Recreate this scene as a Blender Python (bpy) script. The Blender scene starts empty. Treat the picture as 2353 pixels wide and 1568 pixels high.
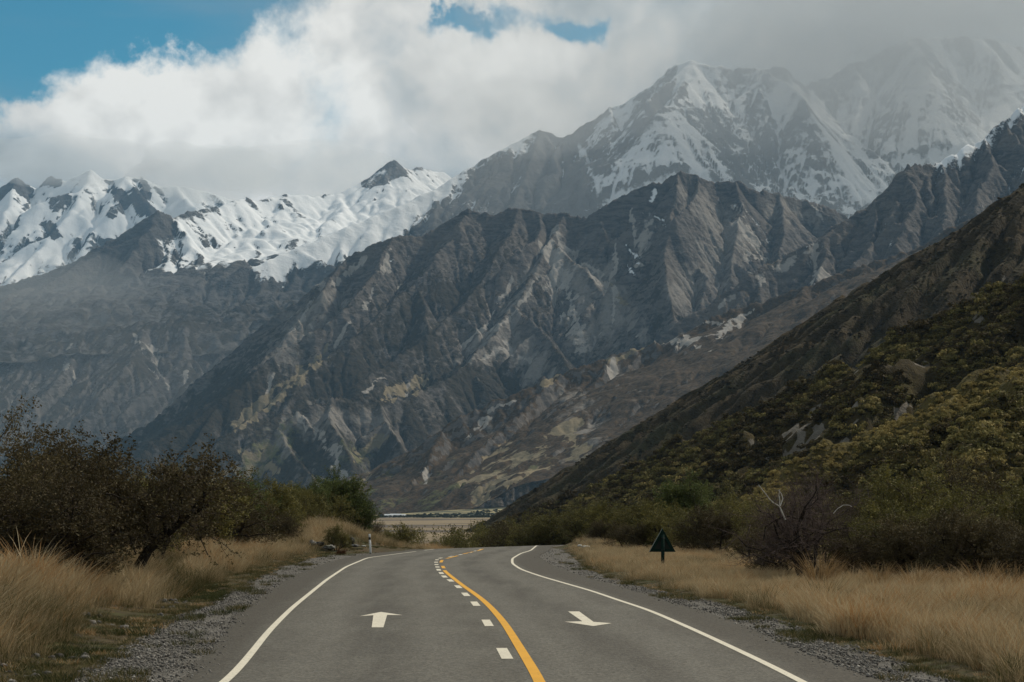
import bpy, math, random
import numpy as np
from mathutils import Vector

# ------------------------------------------------------------------ camera, sky, sun, exposure
scene = bpy.context.scene
C = scene.collection
CX, HY, F, EYE = 1176.5, 1193.0, 3922.0, 1.73      # photo measures: centre column, eye-level row, focal length, eye height (m)

cam_data = bpy.data.cameras.new("camera")
cam = bpy.data.objects.new("camera", cam_data)
C.objects.link(cam)
cam.location = (0, 0, EYE)
cam.rotation_euler = (math.radians(90), 0, 0)
cam_data.sensor_width = 36
cam_data.lens = 36 * F / 2353
cam_data.shift_y = (HY - 784) / 2353
cam_data.clip_start = 0.5
cam_data.clip_end = 60000
scene.camera = cam

SUN_EL, SUN_AZ = 42.0, 48.0
SUN_DIR = Vector((math.sin(math.radians(SUN_AZ)) * math.cos(math.radians(SUN_EL)),
                  math.cos(math.radians(SUN_AZ)) * math.cos(math.radians(SUN_EL)),
                  math.sin(math.radians(SUN_EL))))
sun_data = bpy.data.lights.new("sun", 'SUN')
sun = bpy.data.objects.new("sun", sun_data)
C.objects.link(sun)
sun.rotation_euler = (-SUN_DIR).to_track_quat('-Z', 'Y').to_euler()
sun_data.energy = 3.8
sun_data.angle = math.radians(2)
sun_data.color = (1.0, 0.89, 0.73)

vs = scene.view_settings
scene.display_settings.display_device = 'sRGB'
vs.view_transform = 'Standard'
vs.look = 'None'
vs.exposure = 0.0
vs.gamma = 1.0
vs.use_curve_mapping = False

scene.render.engine = 'CYCLES'
cy = scene.cycles
cy.max_bounces = 6
cy.diffuse_bounces = 3
cy.glossy_bounces = 2
cy.transmission_bounces = 2
cy.volume_bounces = 1
cy.transparent_max_bounces = 8
cy.use_denoising = True
cy.caustics_reflective = False
cy.caustics_refractive = False


class NB:
    """small helper round a node tree"""
    def __init__(s, tree):
        s.t = tree; s.n = tree.nodes; s.l = tree.links
        s.n.clear()

    def put(s, sock, v):
        if v is None:
            return
        if isinstance(v, bpy.types.NodeSocket):
            s.l.new(v, sock)
        else:
            if hasattr(sock.default_value, '__len__') and not hasattr(v, '__len__'):
                v = (v,) * len(sock.default_value)
            if hasattr(v, '__len__') and len(v) == 3 and len(sock.default_value) == 4:
                v = tuple(v) + (1,)
            sock.default_value = v

    def node(s, typ, ins=None, **props):
        n = s.n.new(typ)
        for k, v in props.items():
            setattr(n, k, v)
        for k, v in (ins or {}).items():
            s.put(n.inputs[k], v)
        return n

    def m(s, op, a, b=None, c=None, clamp=False):
        n = s.n.new('ShaderNodeMath'); n.operation = op; n.use_clamp = clamp
        for i, v in enumerate((a, b, c)):
            s.put(n.inputs[i], v)
        return n.outputs[0]

    def v(s, op, a, b=None, out=0):
        n = s.n.new('ShaderNodeVectorMath'); n.operation = op
        s.put(n.inputs[0], a)
        if b is not None:
            if op == 'SCALE':
                s.put(n.inputs['Scale'], b)
            else:
                s.put(n.inputs[1], b)
        return n.outputs[out]

    def noise(s, vec, scale, detail=4, rough=0.5, dist=0.0, out='Fac', **kw):
        n = s.node('ShaderNodeTexNoise', {'Vector': vec, 'Scale': scale, 'Detail': detail, 'Roughness': rough, 'Distortion': dist}, **kw)
        return n.outputs[out]

    def ramp(s, fac, a, b, lo=0.0, hi=1.0, smooth=True):
        n = s.n.new('ShaderNodeMapRange')
        n.interpolation_type = 'SMOOTHSTEP' if smooth else 'LINEAR'
        s.put(n.inputs['Value'], fac)
        for k, v in (('From Min', a), ('From Max', b), ('To Min', lo), ('To Max', hi)):
            s.put(n.inputs[k], v)
        return n.outputs['Result']

    def mix(s, f, a, b, typ='MIX'):
        n = s.n.new('ShaderNodeMix'); n.data_type = 'RGBA'; n.blend_type = typ; n.clamp_factor = True
        s.put(n.inputs['Factor'], f)
        s.put(n.inputs['A'] if False else n.inputs[6], a)
        s.put(n.inputs[7], b)
        return n.outputs[2]

    def attr(s, name, typ='GEOMETRY', out='Fac'):
        return s.node('ShaderNodeAttribute', attribute_name=name, attribute_type=typ).outputs[out]


def material(name):
    m = bpy.data.materials.new(name)
    m.use_nodes = True
    return m, NB(m.node_tree)


def finish(nb, color, rough=0.9, bump=None, spec=0.2, **kw):
    p = nb.node('ShaderNodeBsdfPrincipled', {'Base Color': color, 'Roughness': rough, 'Specular IOR Level': spec})
    for k, v in kw.items():
        nb.put(p.inputs[k], v)
    if bump is not None:
        h, strength, dist = bump
        b = nb.node('ShaderNodeBump', {'Height': h, 'Strength': strength, 'Distance': dist})
        nb.put(p.inputs['Normal'], b.outputs[0])
    o = nb.node('ShaderNodeOutputMaterial')
    nb.l.new(p.outputs[0], o.inputs['Surface'])
    return p


# ---- world: clear sky behind broken cumulus
world = bpy.data.worlds.new("World")
scene.world = world
world.use_nodes = True
w = NB(world.node_tree)
SKY_STRENGTH = 0.08
sky = w.node('ShaderNodeTexSky', sky_type='NISHITA', sun_disc=False)
sky.sun_elevation = math.radians(SUN_EL)
sky.sun_rotation = math.radians(SUN_AZ)
sky.air_density = 1.0
sky.dust_density = 0.3
sky.ozone_density = 2.0
tc = w.node('ShaderNodeTexCoord')
d = w.v('NORMALIZE', tc.outputs['Generated'])


def pix_dir(px, py):
    return Vector(((px - CX) / F, 1.0, (HY - py) / F)).normalized()


def gauss(px, py, rad, amp, stretch=(1, 1, 1)):
    """soft round weight about one sky direction (rad in photo rows)"""
    q = w.v('SUBTRACT', dw, tuple(pix_dir(px, py)))
    q = w.v('MULTIPLY', q, stretch)
    r = w.v('DOT_PRODUCT', q, q, out=1)
    e = w.m('POWER', 2.71828, w.m('MULTIPLY', r, -1.0 / (rad / F) ** 2))
    return w.m('MULTIPLY', e, amp)


warp = w.noise(d, 6.0, 4, 0.5, out='Color')
wv = w.v('SCALE', w.v('SUBTRACT', warp, (0.5, 0.5, 0.5)), 0.05)
dw = w.v('ADD', d, w.v('SCALE', w.v('SUBTRACT', w.noise(d, 14.0, 9, 0.62, out='Color'), (0.5, 0.5, 0.5)), 0.09))
q = w.v('ADD', d, wv)
q2 = w.v('ADD', q, tuple(SUN_DIR * 0.010 + Vector((0, 0, 0.012))))


def billow(vec):
    """heaped, cauliflower like density"""
    vo = w.node('ShaderNodeTexVoronoi', {'Vector': vec, 'Scale': 13.0, 'Detail': 3.0, 'Roughness': 0.5, 'Lacunarity': 2.2}, feature='F1', normalize=True)
    return w.m('ADD', w.m('MULTIPLY', w.m('SUBTRACT', 0.5, vo.outputs['Distance']), 0.8), w.noise(vec, 8.0, 7, 0.55))


ra = billow(q)
rb = billow(q2)
den = w.noise(q, 10.0, 11, 0.60)
big = w.noise(d, 3.2, 3, 0.5)
bb = w.noise(w.v('MULTIPLY', q, (1, 1, 1.6)), 6.0, 4, 0.5)
cover = w.m('ADD', w.m('MULTIPLY', w.m('SUBTRACT', den, 0.5), 1.1), w.m('MULTIPLY', w.m('SUBTRACT', big, 0.5), 0.6))
cover = w.m('ADD', w.m('ADD', cover, 0.60), w.m('MULTIPLY', w.m('SUBTRACT', ra, 0.6), 0.45))
# blue openings seen over the cloud bank
holes = [(-60, 0, 190, -1.3, (1, 1, 1)), (160, -40, 130, -1.1, (1, 1, 1)), (330, 20, 110, -0.95, (1, 1, 1.1)), (450, 40, 80, -0.5, (1, 1, 1)), (-30, 150, 110, -0.8, (1, 1, 1)),
         (560, -60, 130, -0.6, (1, 1, 1)), (985, 46, 42, -0.40, (0.8, 1, 1.8)), (1060, 52, 44, -0.42, (0.7, 1, 1.8)), (1150, 38, 36, -0.2, (0.7, 1, 1.8)), (1255, 55, 50, -0.47, (0.8, 1, 1.4)), (1325, 74, 48, -0.50, (0.8, 1, 1.3)), (1395, 80, 40, -0.35, (1, 1, 1.2)), (760, 10, 60, -0.2, (0.5, 1, 1.2))]
for g in holes:
    cover = w.m('ADD', cover, gauss(*g))
cov = w.ramp(cover, 0.10, 0.47)
# thin high veil
veil = w.noise(w.v('MULTIPLY', d, (1, 1, 6)), 5.0, 6, 0.6)
veil = w.m('MULTIPLY', w.ramp(veil, 0.45, 0.8), 0.3)
veil = w.m('ADD', veil, gauss(760, 40, 130, 0.60, (0.7, 1, 1.4)))
veil = w.m('ADD', veil, gauss(1130, -10, 60, 0.75, (0.35, 1, 1.4)))
relief = w.m('MULTIPLY', w.m('SUBTRACT', ra, rb), 1.55)
lum = w.m('ADD', 0.38, relief)
lum = w.m('ADD', lum, w.m('MULTIPLY', w.m('SUBTRACT', bb, 0.5), 0.40))
for g in [(760, 175, 430, 0.52, (0.55, 1, 0.95)), (1150, 130, 150, 0.14, (1, 1, 1)), (330, 160, 190, 0.19, (0.8, 1, 1)), (100, 250, 130, 0.18, (0.7, 1, 1)),
          (1750, 60, 260, 0.06, (0.6, 1, 1)), (950, 290, 120, -0.10, (0.6, 1, 1.3)), (420, 370, 150, -0.05, (0.6, 1, 1.2))]:
    lum = w.m('ADD', lum, gauss(*g))
lum = w.m('MINIMUM', w.m('MAXIMUM', lum, 0.26), 1.02)
ccol = w.mix(w.ramp(lum, 0.4, 0.85), (0.90, 0.98, 0.985), (1.0, 0.965, 0.89))
cloud = w.v('SCALE', ccol, w.m('MULTIPLY', lum, 1.0 / SKY_STRENGTH))
blue = w.v('MULTIPLY', sky.outputs[0], (0.14, 0.84, 0.88))
hazev = w.v('SCALE', w.mix(0.0, (0.80, 0.92, 1.0), (1, 1, 1)), 0.36 / SKY_STRENGTH)
col = w.mix(w.m('MULTIPLY', veil, 1.0, clamp=True), blue, hazev)
col = w.mix(cov, col, cloud)
bg = w.node('ShaderNodeBackground', {'Color': col, 'Strength': SKY_STRENGTH})
wo = w.node('ShaderNodeOutputWorld')
w.l.new(bg.outputs[0], wo.inputs['Surface'])
world.cycles.sampling_method = 'MANUAL'
world.cycles.sample_map_resolution = 256


# ------------------------------------------------------------------ small tools
def tag(o, label=None, cat=None, group=None, kind=None):
    for k, v in (('label', label), ('category', cat), ('group', group), ('kind', kind)):
        if v:
            o[k] = v
    return o


def mesh_np(name, V, faces, mats=(), smooth=False, attrs=None, mat_idx=None):
    """faces: (n,3) or (n,4) array, or a list of such arrays"""
    me = bpy.data.meshes.new(name)
    V = np.asarray(V, np.float32)
    fl = faces if isinstance(faces, list) else [faces]
    fl = [np.asarray(f, np.int32) for f in fl if len(f)]
    me.vertices.add(len(V))
    me.vertices.foreach_set('co', V.ravel())
    if fl:
        loops = np.concatenate([f.ravel() for f in fl])
        tot = np.concatenate([np.full(len(f), f.shape[1], np.int32) for f in fl])
        start = np.concatenate([[0], np.cumsum(tot)[:-1]]).astype(np.int32)
        me.loops.add(len(loops))
        me.loops.foreach_set('vertex_index', loops)
        me.polygons.add(len(tot))
        me.polygons.foreach_set('loop_start', start)
        me.polygons.foreach_set('loop_total', tot)
        if smooth:
            me.polygons.foreach_set('use_smooth', np.ones(len(tot), bool))
        if mat_idx is not None:
            me.polygons.foreach_set('material_index', np.asarray(mat_idx, np.int32))
    for m in mats:
        me.materials.append(m)
    for k, a in (attrs or {}).items():
        a = np.asarray(a)
        if a.dtype.kind in 'iu':
            at = me.attributes.new(k, 'INT', 'POINT'); at.data.foreach_set('value', a.astype(np.int32).ravel())
        else:
            at = me.attributes.new(k, 'FLOAT', 'POINT'); at.data.foreach_set('value', a.astype(np.float32).ravel())
    me.update(calc_edges=True)
    me.validate()
    return me


def add(name, me, parent=None, loc=None, rotz=0.0):
    o = bpy.data.objects.new(name, me)
    C.objects.link(o)
    if parent is not None:
        o.parent = parent
    if loc is not None:
        o.location = loc
    o.rotation_euler = (0, 0, rotz)
    return o


def empty(name, loc, rotz=0.0):
    o = bpy.data.objects.new(name, None)
    C.objects.link(o)
    o.location = loc
    o.rotation_euler = (0, 0, rotz)
    o.empty_display_size = 0.3
    return o


def grid_faces(ny, nx):
    i = np.arange((ny - 1) * (nx - 1))
    r, c = i // (nx - 1), i % (nx - 1)
    a = r * nx + c
    return np.stack([a, a + 1, a + nx + 1, a + nx], 1)


def P(px, py, Y):
    return np.array([(px - CX) / F * Y, Y, EYE + (HY - py) / F * Y])


def sstep(a, b, x):
    t = np.clip((x - a) / (b - a), 0, 1)
    return t * t * (3 - 2 * t)


def _hash(ix, iy, seed):
    h = (ix.astype(np.int64) * 374761393 + iy.astype(np.int64) * 668265263 + seed * 974634777) & 0xFFFFFFFF
    h = ((h ^ (h >> 13)) * 1274126177) & 0xFFFFFFFF
    h = h ^ (h >> 16)
    return (h & 0xFFFF) / 65535.0


def perlin(x, y, seed=0):
    xi, yi = np.floor(x), np.floor(y)
    fx, fy = (x - xi).astype(np.float32), (y - yi).astype(np.float32)
    xi, yi = xi.astype(np.int64), yi.astype(np.int64)
    u, v = fx * fx * fx * (fx * (fx * 6 - 15) + 10), fy * fy * fy * (fy * (fy * 6 - 15) + 10)

    def g(ax, ay, dx, dy):
        a = (_hash(ax, ay, seed) * 2 * np.pi).astype(np.float32)
        return np.cos(a) * dx + np.sin(a) * dy
    n00 = g(xi, yi, fx, fy); n10 = g(xi + 1, yi, fx - 1, fy)
    n01 = g(xi, yi + 1, fx, fy - 1); n11 = g(xi + 1, yi + 1, fx - 1, fy - 1)
    return ((n00 * (1 - u) + n10 * u) * (1 - v) + (n01 * (1 - u) + n11 * u) * v) * 1.5


def fbm(x, y, octs=4, seed=0, gain=0.5):
    s, a, f = 0, 1.0, 1.0
    for o in range(octs):
        s = s + a * perlin(x * f + 17.3 * o, y * f - 9.1 * o, seed + o)
        a *= gain; f *= 2.03
    return s


def ridged(x, y, octs=4, seed=0, gain=0.5):
    """0 at gully floors .. 1 at sharp crests"""
    s, a, f, t = 0, 1.0, 1.0, 0
    for o in range(octs):
        s = s + a * (1 - np.abs(perlin(x * f + 31.7 * o, y * f + 5.9 * o, seed + o)) * 1.4)
        t += a; a *= gain; f *= 2.1
    return s / t
# ------------------------------------------------------------------ mountains: ridge lines, slopes, erosion
def resample(pts, step, rng, rough):
    """ridge polyline -> finer 3-D polyline with a ragged crest"""
    pts = np.array(pts, float)
    out = [pts[0]]
    for a, b in zip(pts[:-1], pts[1:]):
        n = max(1, int(np.hypot(*(b - a)[:2]) / step))
        for k in range(1, n + 1):
            out.append(a + (b - a) * k / n)
    out = np.array(out)
    n = len(out)
    k = np.arange(n)
    r0 = rng.uniform(0, 999)
    for c, amp in ((0, 1.0), (1, 1.0), (2, 0.55)):
        out[:, c] += amp * rough * step * fbm(k * 0.31 + r0, np.full(n, 7.7 * c + r0), 3, 5) * np.clip(np.minimum(k, n - 1 - k) / 2.0, 0.15, 1)
    return out


def erode(H, cell, batches, n, steps, rng, ke=0.25, kd=0.12, kc=3.0):
    """rain droplets running down the height field, all of a batch at once"""
    ny, nx = H.shape
    h = (H / cell).astype(np.float64).ravel()
    flow = np.zeros_like(h)
    dep = np.zeros_like(h)
    for _ in range(batches):
        x = rng.uniform(1, nx - 2.01, n); y = rng.uniform(1, ny - 2.01, n)
        dx = np.zeros(n); dy = np.zeros(n)
        sp = np.ones(n); wa = np.ones(n); se = np.zeros(n)
        for s in range(steps):
            xi = x.astype(np.int64); yi = y.astype(np.int64)
            fx = x - xi; fy = y - yi
            i0 = yi * nx + xi
            h00, h10, h01, h11 = h[i0], h[i0 + 1], h[i0 + nx], h[i0 + nx + 1]
            gx = (h10 - h00) * (1 - fy) + (h11 - h01) * fy
            gy = (h01 - h00) * (1 - fx) + (h11 - h10) * fx
            ho = h00 * (1 - fx) * (1 - fy) + h10 * fx * (1 - fy) + h01 * (1 - fx) * fy + h11 * fx * fy
            dx = dx * 0.15 - gx * 0.85; dy = dy * 0.15 - gy * 0.85
            l = np.hypot(dx, dy) + 1e-9
            dx /= l; dy /= l
            x2 = x + dx; y2 = y + dy
            ok = (x2 > 1) & (x2 < nx - 2) & (y2 > 1) & (y2 < ny - 2)
            if not ok.all():
                x, y, x2, y2, dx, dy, sp, wa, se, i0, fx, fy, ho = (a[ok] for a in (x, y, x2, y2, dx, dy, sp, wa, se, i0, fx, fy, ho))
            if len(x) == 0:
                break
            xj = x2.astype(np.int64); yj = y2.astype(np.int64)
            gx2 = x2 - xj; gy2 = y2 - yj
            j0 = yj * nx + xj
            hn = h[j0] * (1 - gx2) * (1 - gy2) + h[j0 + 1] * gx2 * (1 - gy2) + h[j0 + nx] * (1 - gx2) * gy2 + h[j0 + nx + 1] * gx2 * gy2
            dh = hn - ho
            cap = np.maximum(-dh, 0.02) * sp * wa * kc
            up = dh > 0
            am = np.where(up, np.minimum(dh, se), np.where(se > cap, (se - cap) * kd, -np.minimum((cap - se) * ke, -dh)))
            am = np.clip(am, -0.10, 0.3)
            se = np.maximum(se - am, 0)
            for o_, wgt in ((0, (1 - fx) * (1 - fy)), (1, fx * (1 - fy)), (nx, (1 - fx) * fy), (nx + 1, fx * fy)):
                np.add.at(h, i0 + o_, am * wgt)
            np.add.at(flow, i0, wa)
            np.add.at(dep, i0, np.maximum(am, 0))
            sp = np.sqrt(np.maximum(sp * sp - dh * 0.6, 0.05)); sp = np.minimum(sp, 3)
            wa = wa * 0.985
            x, y = x2, y2
    return (h.reshape(ny, nx) * cell), flow.reshape(ny, nx), dep.reshape(ny, nx)


def blur(A, n=1):
    for _ in range(n):
        B = np.pad(A, 1, mode='edge')
        A = (B[1:-1, 1:-1] * 4 + (B[:-2, 1:-1] + B[2:, 1:-1] + B[1:-1, :-2] + B[1:-1, 2:]) * 2 + B[:-2, :-2] + B[:-2, 2:] + B[2:, :-2] + B[2:, 2:]) / 16
    return A


def fall_streaks(H, rng, cell, wid=2.2, length=26):
    """noise smeared along the lines of steepest descent: couloirs, snow and scree chutes"""
    ny, nx = H.shape
    n0 = blur(rng.normal(0, 1, H.shape), 1) * 2.2 + blur(rng.normal(0, 1, H.shape), 7) * 4.5 + blur(rng.normal(0, 1, H.shape), 20) * 6
    gy, gx = np.gradient(blur(H, 8))
    l = np.hypot(gx, gy) + 1e-6
    gx, gy = gx / l, gy / l
    acc = n0.copy(); w_ = 1.0
    jj, ii = np.mgrid[0:ny, 0:nx].astype(np.float32)
    for sgn in (1, -1):
        x = ii.copy(); y = jj.copy()
        for k in range(length):
            xi = np.clip(np.rint(x), 0, nx - 1).astype(np.int32); yi = np.clip(np.rint(y), 0, ny - 1).astype(np.int32)
            x = x + sgn * gx[yi, xi]; y = y + sgn * gy[yi, xi]
            xi = np.clip(np.rint(x), 0, nx - 1).astype(np.int32); yi = np.clip(np.rint(y), 0, ny - 1).astype(np.int32)
            q = 1 - k / length
            acc += n0[yi, xi] * q; w_ += q
    acc = blur(acc / w_, 1)
    return acc / (acc.std() + 1e-9)


def stroke(PX, PY, pts, width):
    """1 near a polyline given in photo rows and columns, 0 away from it (width may vary along it)"""
    best = np.full(PX.shape, -9.0, np.float32)
    wk = max(0.6, min(2.0, width / 12.0))
    PX = PX + WARP[0] * wk; PY = PY + WARP[1] * wk
    for a, b in zip(pts[:-1], pts[1:]):
        wa = a[2] if len(a) > 2 else width
        wb = b[2] if len(b) > 2 else width
        ax, ay, bx, by = a[0], a[1], b[0], b[1]
        L2 = (bx - ax) ** 2 + (by - ay) ** 2 + 1e-6
        t = np.clip(((PX - ax) * (bx - ax) + (PY - ay) * (by - ay)) / L2, 0, 1)
        dd = np.hypot(PX - ax - t * (bx - ax), PY - ay - t * (by - ay))
        best = np.maximum(best, 1 - dd / ((wa + (wb - wa) * t) * 1.25))
    return np.where(best > -1, best * 0.8 + WARP[2] * 1.0 - 0.02, best)


WARP = [0, 0, 0]


def massif(name, x0, x1, y0, y1, cell, ridges, seed, base=-12.0, slope=0.72, steep=1.25, wst=120.0, rib=(70.0, 45.0), nz=(180.0, 14.0), ero=(12, 12000, 45), rough=0.35,
           tailor=None, crag=9.0, crag_where=lambda X, Y: 1.0, kids=None, crest=2.0):
    """ridges: (list of (px,py,Y), options) -> height field with real depth, then rain"""
    rng = np.random.default_rng(seed)
    xs = np.arange(x0, x1 + cell, cell); ys = np.arange(y0, y1 + cell, cell)
    X, Y = np.meshgrid(xs, ys)
    nx, ny = len(xs), len(ys)
    wx = 0.35 * fbm(X / 260, Y / 260, 3, seed + 50)
    H = np.full(X.shape, base, np.float64)
    DW = np.full(X.shape, 400.0, np.float32)
    jobs = []
    for pp, opt in ridges:
        pts = resample([P(*p) for p in pp], opt.get('step', 45.0), rng, opt.get('rough', rough))
        jobs.append((pts, opt, None))
        if kids and opt.get('kids', True):
            gap, l0, l1, fallk = kids
            s = rng.uniform(0.3, 1.0) * gap; side = 1
            for a, b in zip(pts[:-1], pts[1:]):
                v = b[:2] - a[:2]; L = np.hypot(*v)
                s -= L
                if s > 0:
                    continue
                s = gap * rng.uniform(0.45, 1.4); side = -side
                v = v / (L + 1e-6)
                down = -1 if b[2] > a[2] else 1                      # lean the side spur the way the parent falls
                n_ = np.array((-v[1], v[0])) * side
                dirv = n_ * rng.uniform(0.7, 1.0) + v * down * rng.uniform(0.2, 0.7) * min(1, abs(b[2] - a[2]) / (L + 1e-6) * 2)
                dirv /= np.hypot(*dirv)
                LL = rng.uniform(l0, l1); p = b.copy(); p[2] -= rng.uniform(1, 9); ch = [p.copy()]
                fk = fallk * rng.uniform(0.85, 1.2)
                for k in range(4):
                    dirv = dirv + rng.normal(0, 0.22, 2); dirv /= np.hypot(*dirv)
                    p = p + np.array((dirv[0] * LL / 4, dirv[1] * LL / 4, -fk * LL / 4 * rng.uniform(0.7, 1.3))); ch.append(p.copy())
                jobs.append((np.array(ch), dict(opt, slope=opt.get('slope', slope) * 1.05, steep=opt.get('steep', steep) * 0.95, rib=(rib[0] * 0.6, rib[1] * 0.35)), LL * 0.75))
    for ri, (pts, opt, near_only) in enumerate(jobs):
        sl = opt.get('slope', slope); st = opt.get('steep', steep); ws = opt.get('wst', wst)
        reach = (pts[:, 2].max() - base) / sl
        if near_only:
            reach = min(reach, near_only)
        ia, ib = np.searchsorted(xs, [pts[:, 0].min() - reach, pts[:, 0].max() + reach])
        ja, jb = np.searchsorted(ys, [pts[:, 1].min() - reach, pts[:, 1].max() + reach])
        if ib - ia < 2 or jb - ja < 2:
            continue
        XX = X[ja:jb, ia:ib].astype(np.float32); YY = Y[ja:jb, ia:ib].astype(np.float32)
        best = np.full(XX.shape, -1e9, np.float32); S = np.zeros_like(best); D = np.zeros_like(best)
        s0 = 0.0
        for a, b in zip(pts[:-1], pts[1:]):
            ux, uy = b[0] - a[0], b[1] - a[1]
            L2 = ux * ux + uy * uy + 1e-6; L = math.sqrt(L2)
            t = np.clip(((XX - a[0]) * ux + (YY - a[1]) * uy) / L2, 0, 1)
            dd = np.hypot(XX - a[0] - t * ux, YY - a[1] - t * uy)
            z = a[2] + (b[2] - a[2]) * t - sl * dd - (st - sl) * ws * (1 - np.exp(-dd / ws))
            up = z > best
            best = np.where(up, z, best); S = np.where(up, s0 + t * L, S); D = np.where(up, dd, D)
            s0 += L
        RL, RA = opt.get('rib', rib)
        wl = wx[ja:jb, ia:ib]
        r1 = ridged(S / RL + wl * 1.6 + ri * 13.1 + D / (RL * 9.0) * ((ri % 3) - 1), D / (RL * 2.6) + wl * 1.2, 4, seed + 7 + ri)
        best = best - (1 - r1) * RA * (1 - np.exp(-D / (RL * 1.6))) * 1.6
        sub = H[ja:jb, ia:ib]
        DW[ja:jb, ia:ib] = np.where(best > sub, D, DW[ja:jb, ia:ib])
        H[ja:jb, ia:ib] = np.maximum(sub, best)
    NL, NA = nz
    H = H + np.where(H > base + 1, 1, 0) * (0.22 + 0.78 * (1 - np.exp(-DW / (NL * 0.4)))) * (fbm(X / NL, Y / NL, 5, seed + 90, 0.52) * NA + (ridged(X / (NL * 0.45), Y / (NL * 0.45), 4, seed + 70) - 0.6) * NA * 0.9)
    H = H + np.exp(-DW / (cell * 9)) * cell * crest * fbm(X / (cell * 7), Y / (cell * 7), 4, seed + 61, 0.6)
    H, flow, dep = erode(H, cell, *ero, rng)
    # broken rock on the steep ground, smooth scree elsewhere
    gy, gx = np.gradient(H, cell)
    rocky = crag_where(X, Y) * sstep(0.62, 1.15, blur(np.hypot(gx, gy), 2)) * (0.45 + 0.55 * sstep(-0.3, 0.5, fbm(X / (cell * 45), Y / (cell * 45), 3, seed + 33)))
    k = crag
    wq = fbm(X / (cell * 14), Y / (cell * 14), 3, seed + 21) * 5
    H = H + rocky * k * (0.42 + 0.58 * (1 - np.exp(-DW / (cell * 22)))) * ((ridged(X / (cell * 9) + wq * 0.12, Y / (cell * 9) - wq * 0.1, 4, seed + 11, 0.6) - 0.62) * 2.6 + 0.8 * fbm(X / (cell * 3.5), Y / (cell * 3.5), 2, seed + 14))
    gy, gx = np.gradient(H, cell)
    steepness = np.hypot(gx, gy)
    cur = (blur(H, 3) - H) / cell
    fl = blur(np.log1p(flow), 1)
    PX = CX + X / Y * F; PY = HY - (H - EYE) / Y * F
    WARP[0] = (fbm(X / (cell * 16), Y / (cell * 16), 5, seed + 201, 0.6)) * 16 * 5000 / Y
    WARP[1] = (fbm(X / (cell * 16), Y / (cell * 16), 5, seed + 202, 0.6)) * 16 * 5000 / Y
    WARP[2] = fbm(X / (cell * 10), Y / (cell * 10), 3, seed + 203, 0.6) * 0.3 + fbm(X / (cell * 3.2), Y / (cell * 3.2), 3, seed + 204, 0.7) * 0.22 + np.clip(fl / (fl.max() + 1e-6) - 0.35, -0.3, 0.5) * 0.9
    lic = fall_streaks(H, rng, cell)
    WARP[2] = WARP[2] * 0.55 + lic * 0.17
    at = tailor(dict(lic=lic, X=X, Y=Y, H=H, steep=steepness, cur=cur, flow=fl / (fl.max() + 1e-6), dep=blur(dep, 1), PX=PX, PY=PY, gx=gx, gy=gy))
    if at['snow'].max() > 0.5 if 'snow' in at else False:            # deep snow lies smooth over the rock
        k = sstep(0.45, 0.85, blur(at['snow'], 2))
        H = H * (1 - 0.85 * k) + blur(H, 3) * 0.85 * k
    at.setdefault('pale', np.full(X.shape, -0.5))
    V = np.stack([X, Y, H], -1).reshape(-1, 3)
    Fc = grid_faces(ny, nx)
    zq = H.ravel()[Fc].max(1)
    Fc = Fc[zq > base + 2]
    used = np.zeros(len(V), bool); used[Fc.ravel()] = True
    idx = np.cumsum(used) - 1
    me = mesh_np(name, V[used], idx[Fc], [at.pop('material')], smooth=True, attrs={k: a.ravel()[used] for k, a in at.items()})
    o = add(name, me)
    return o


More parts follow.
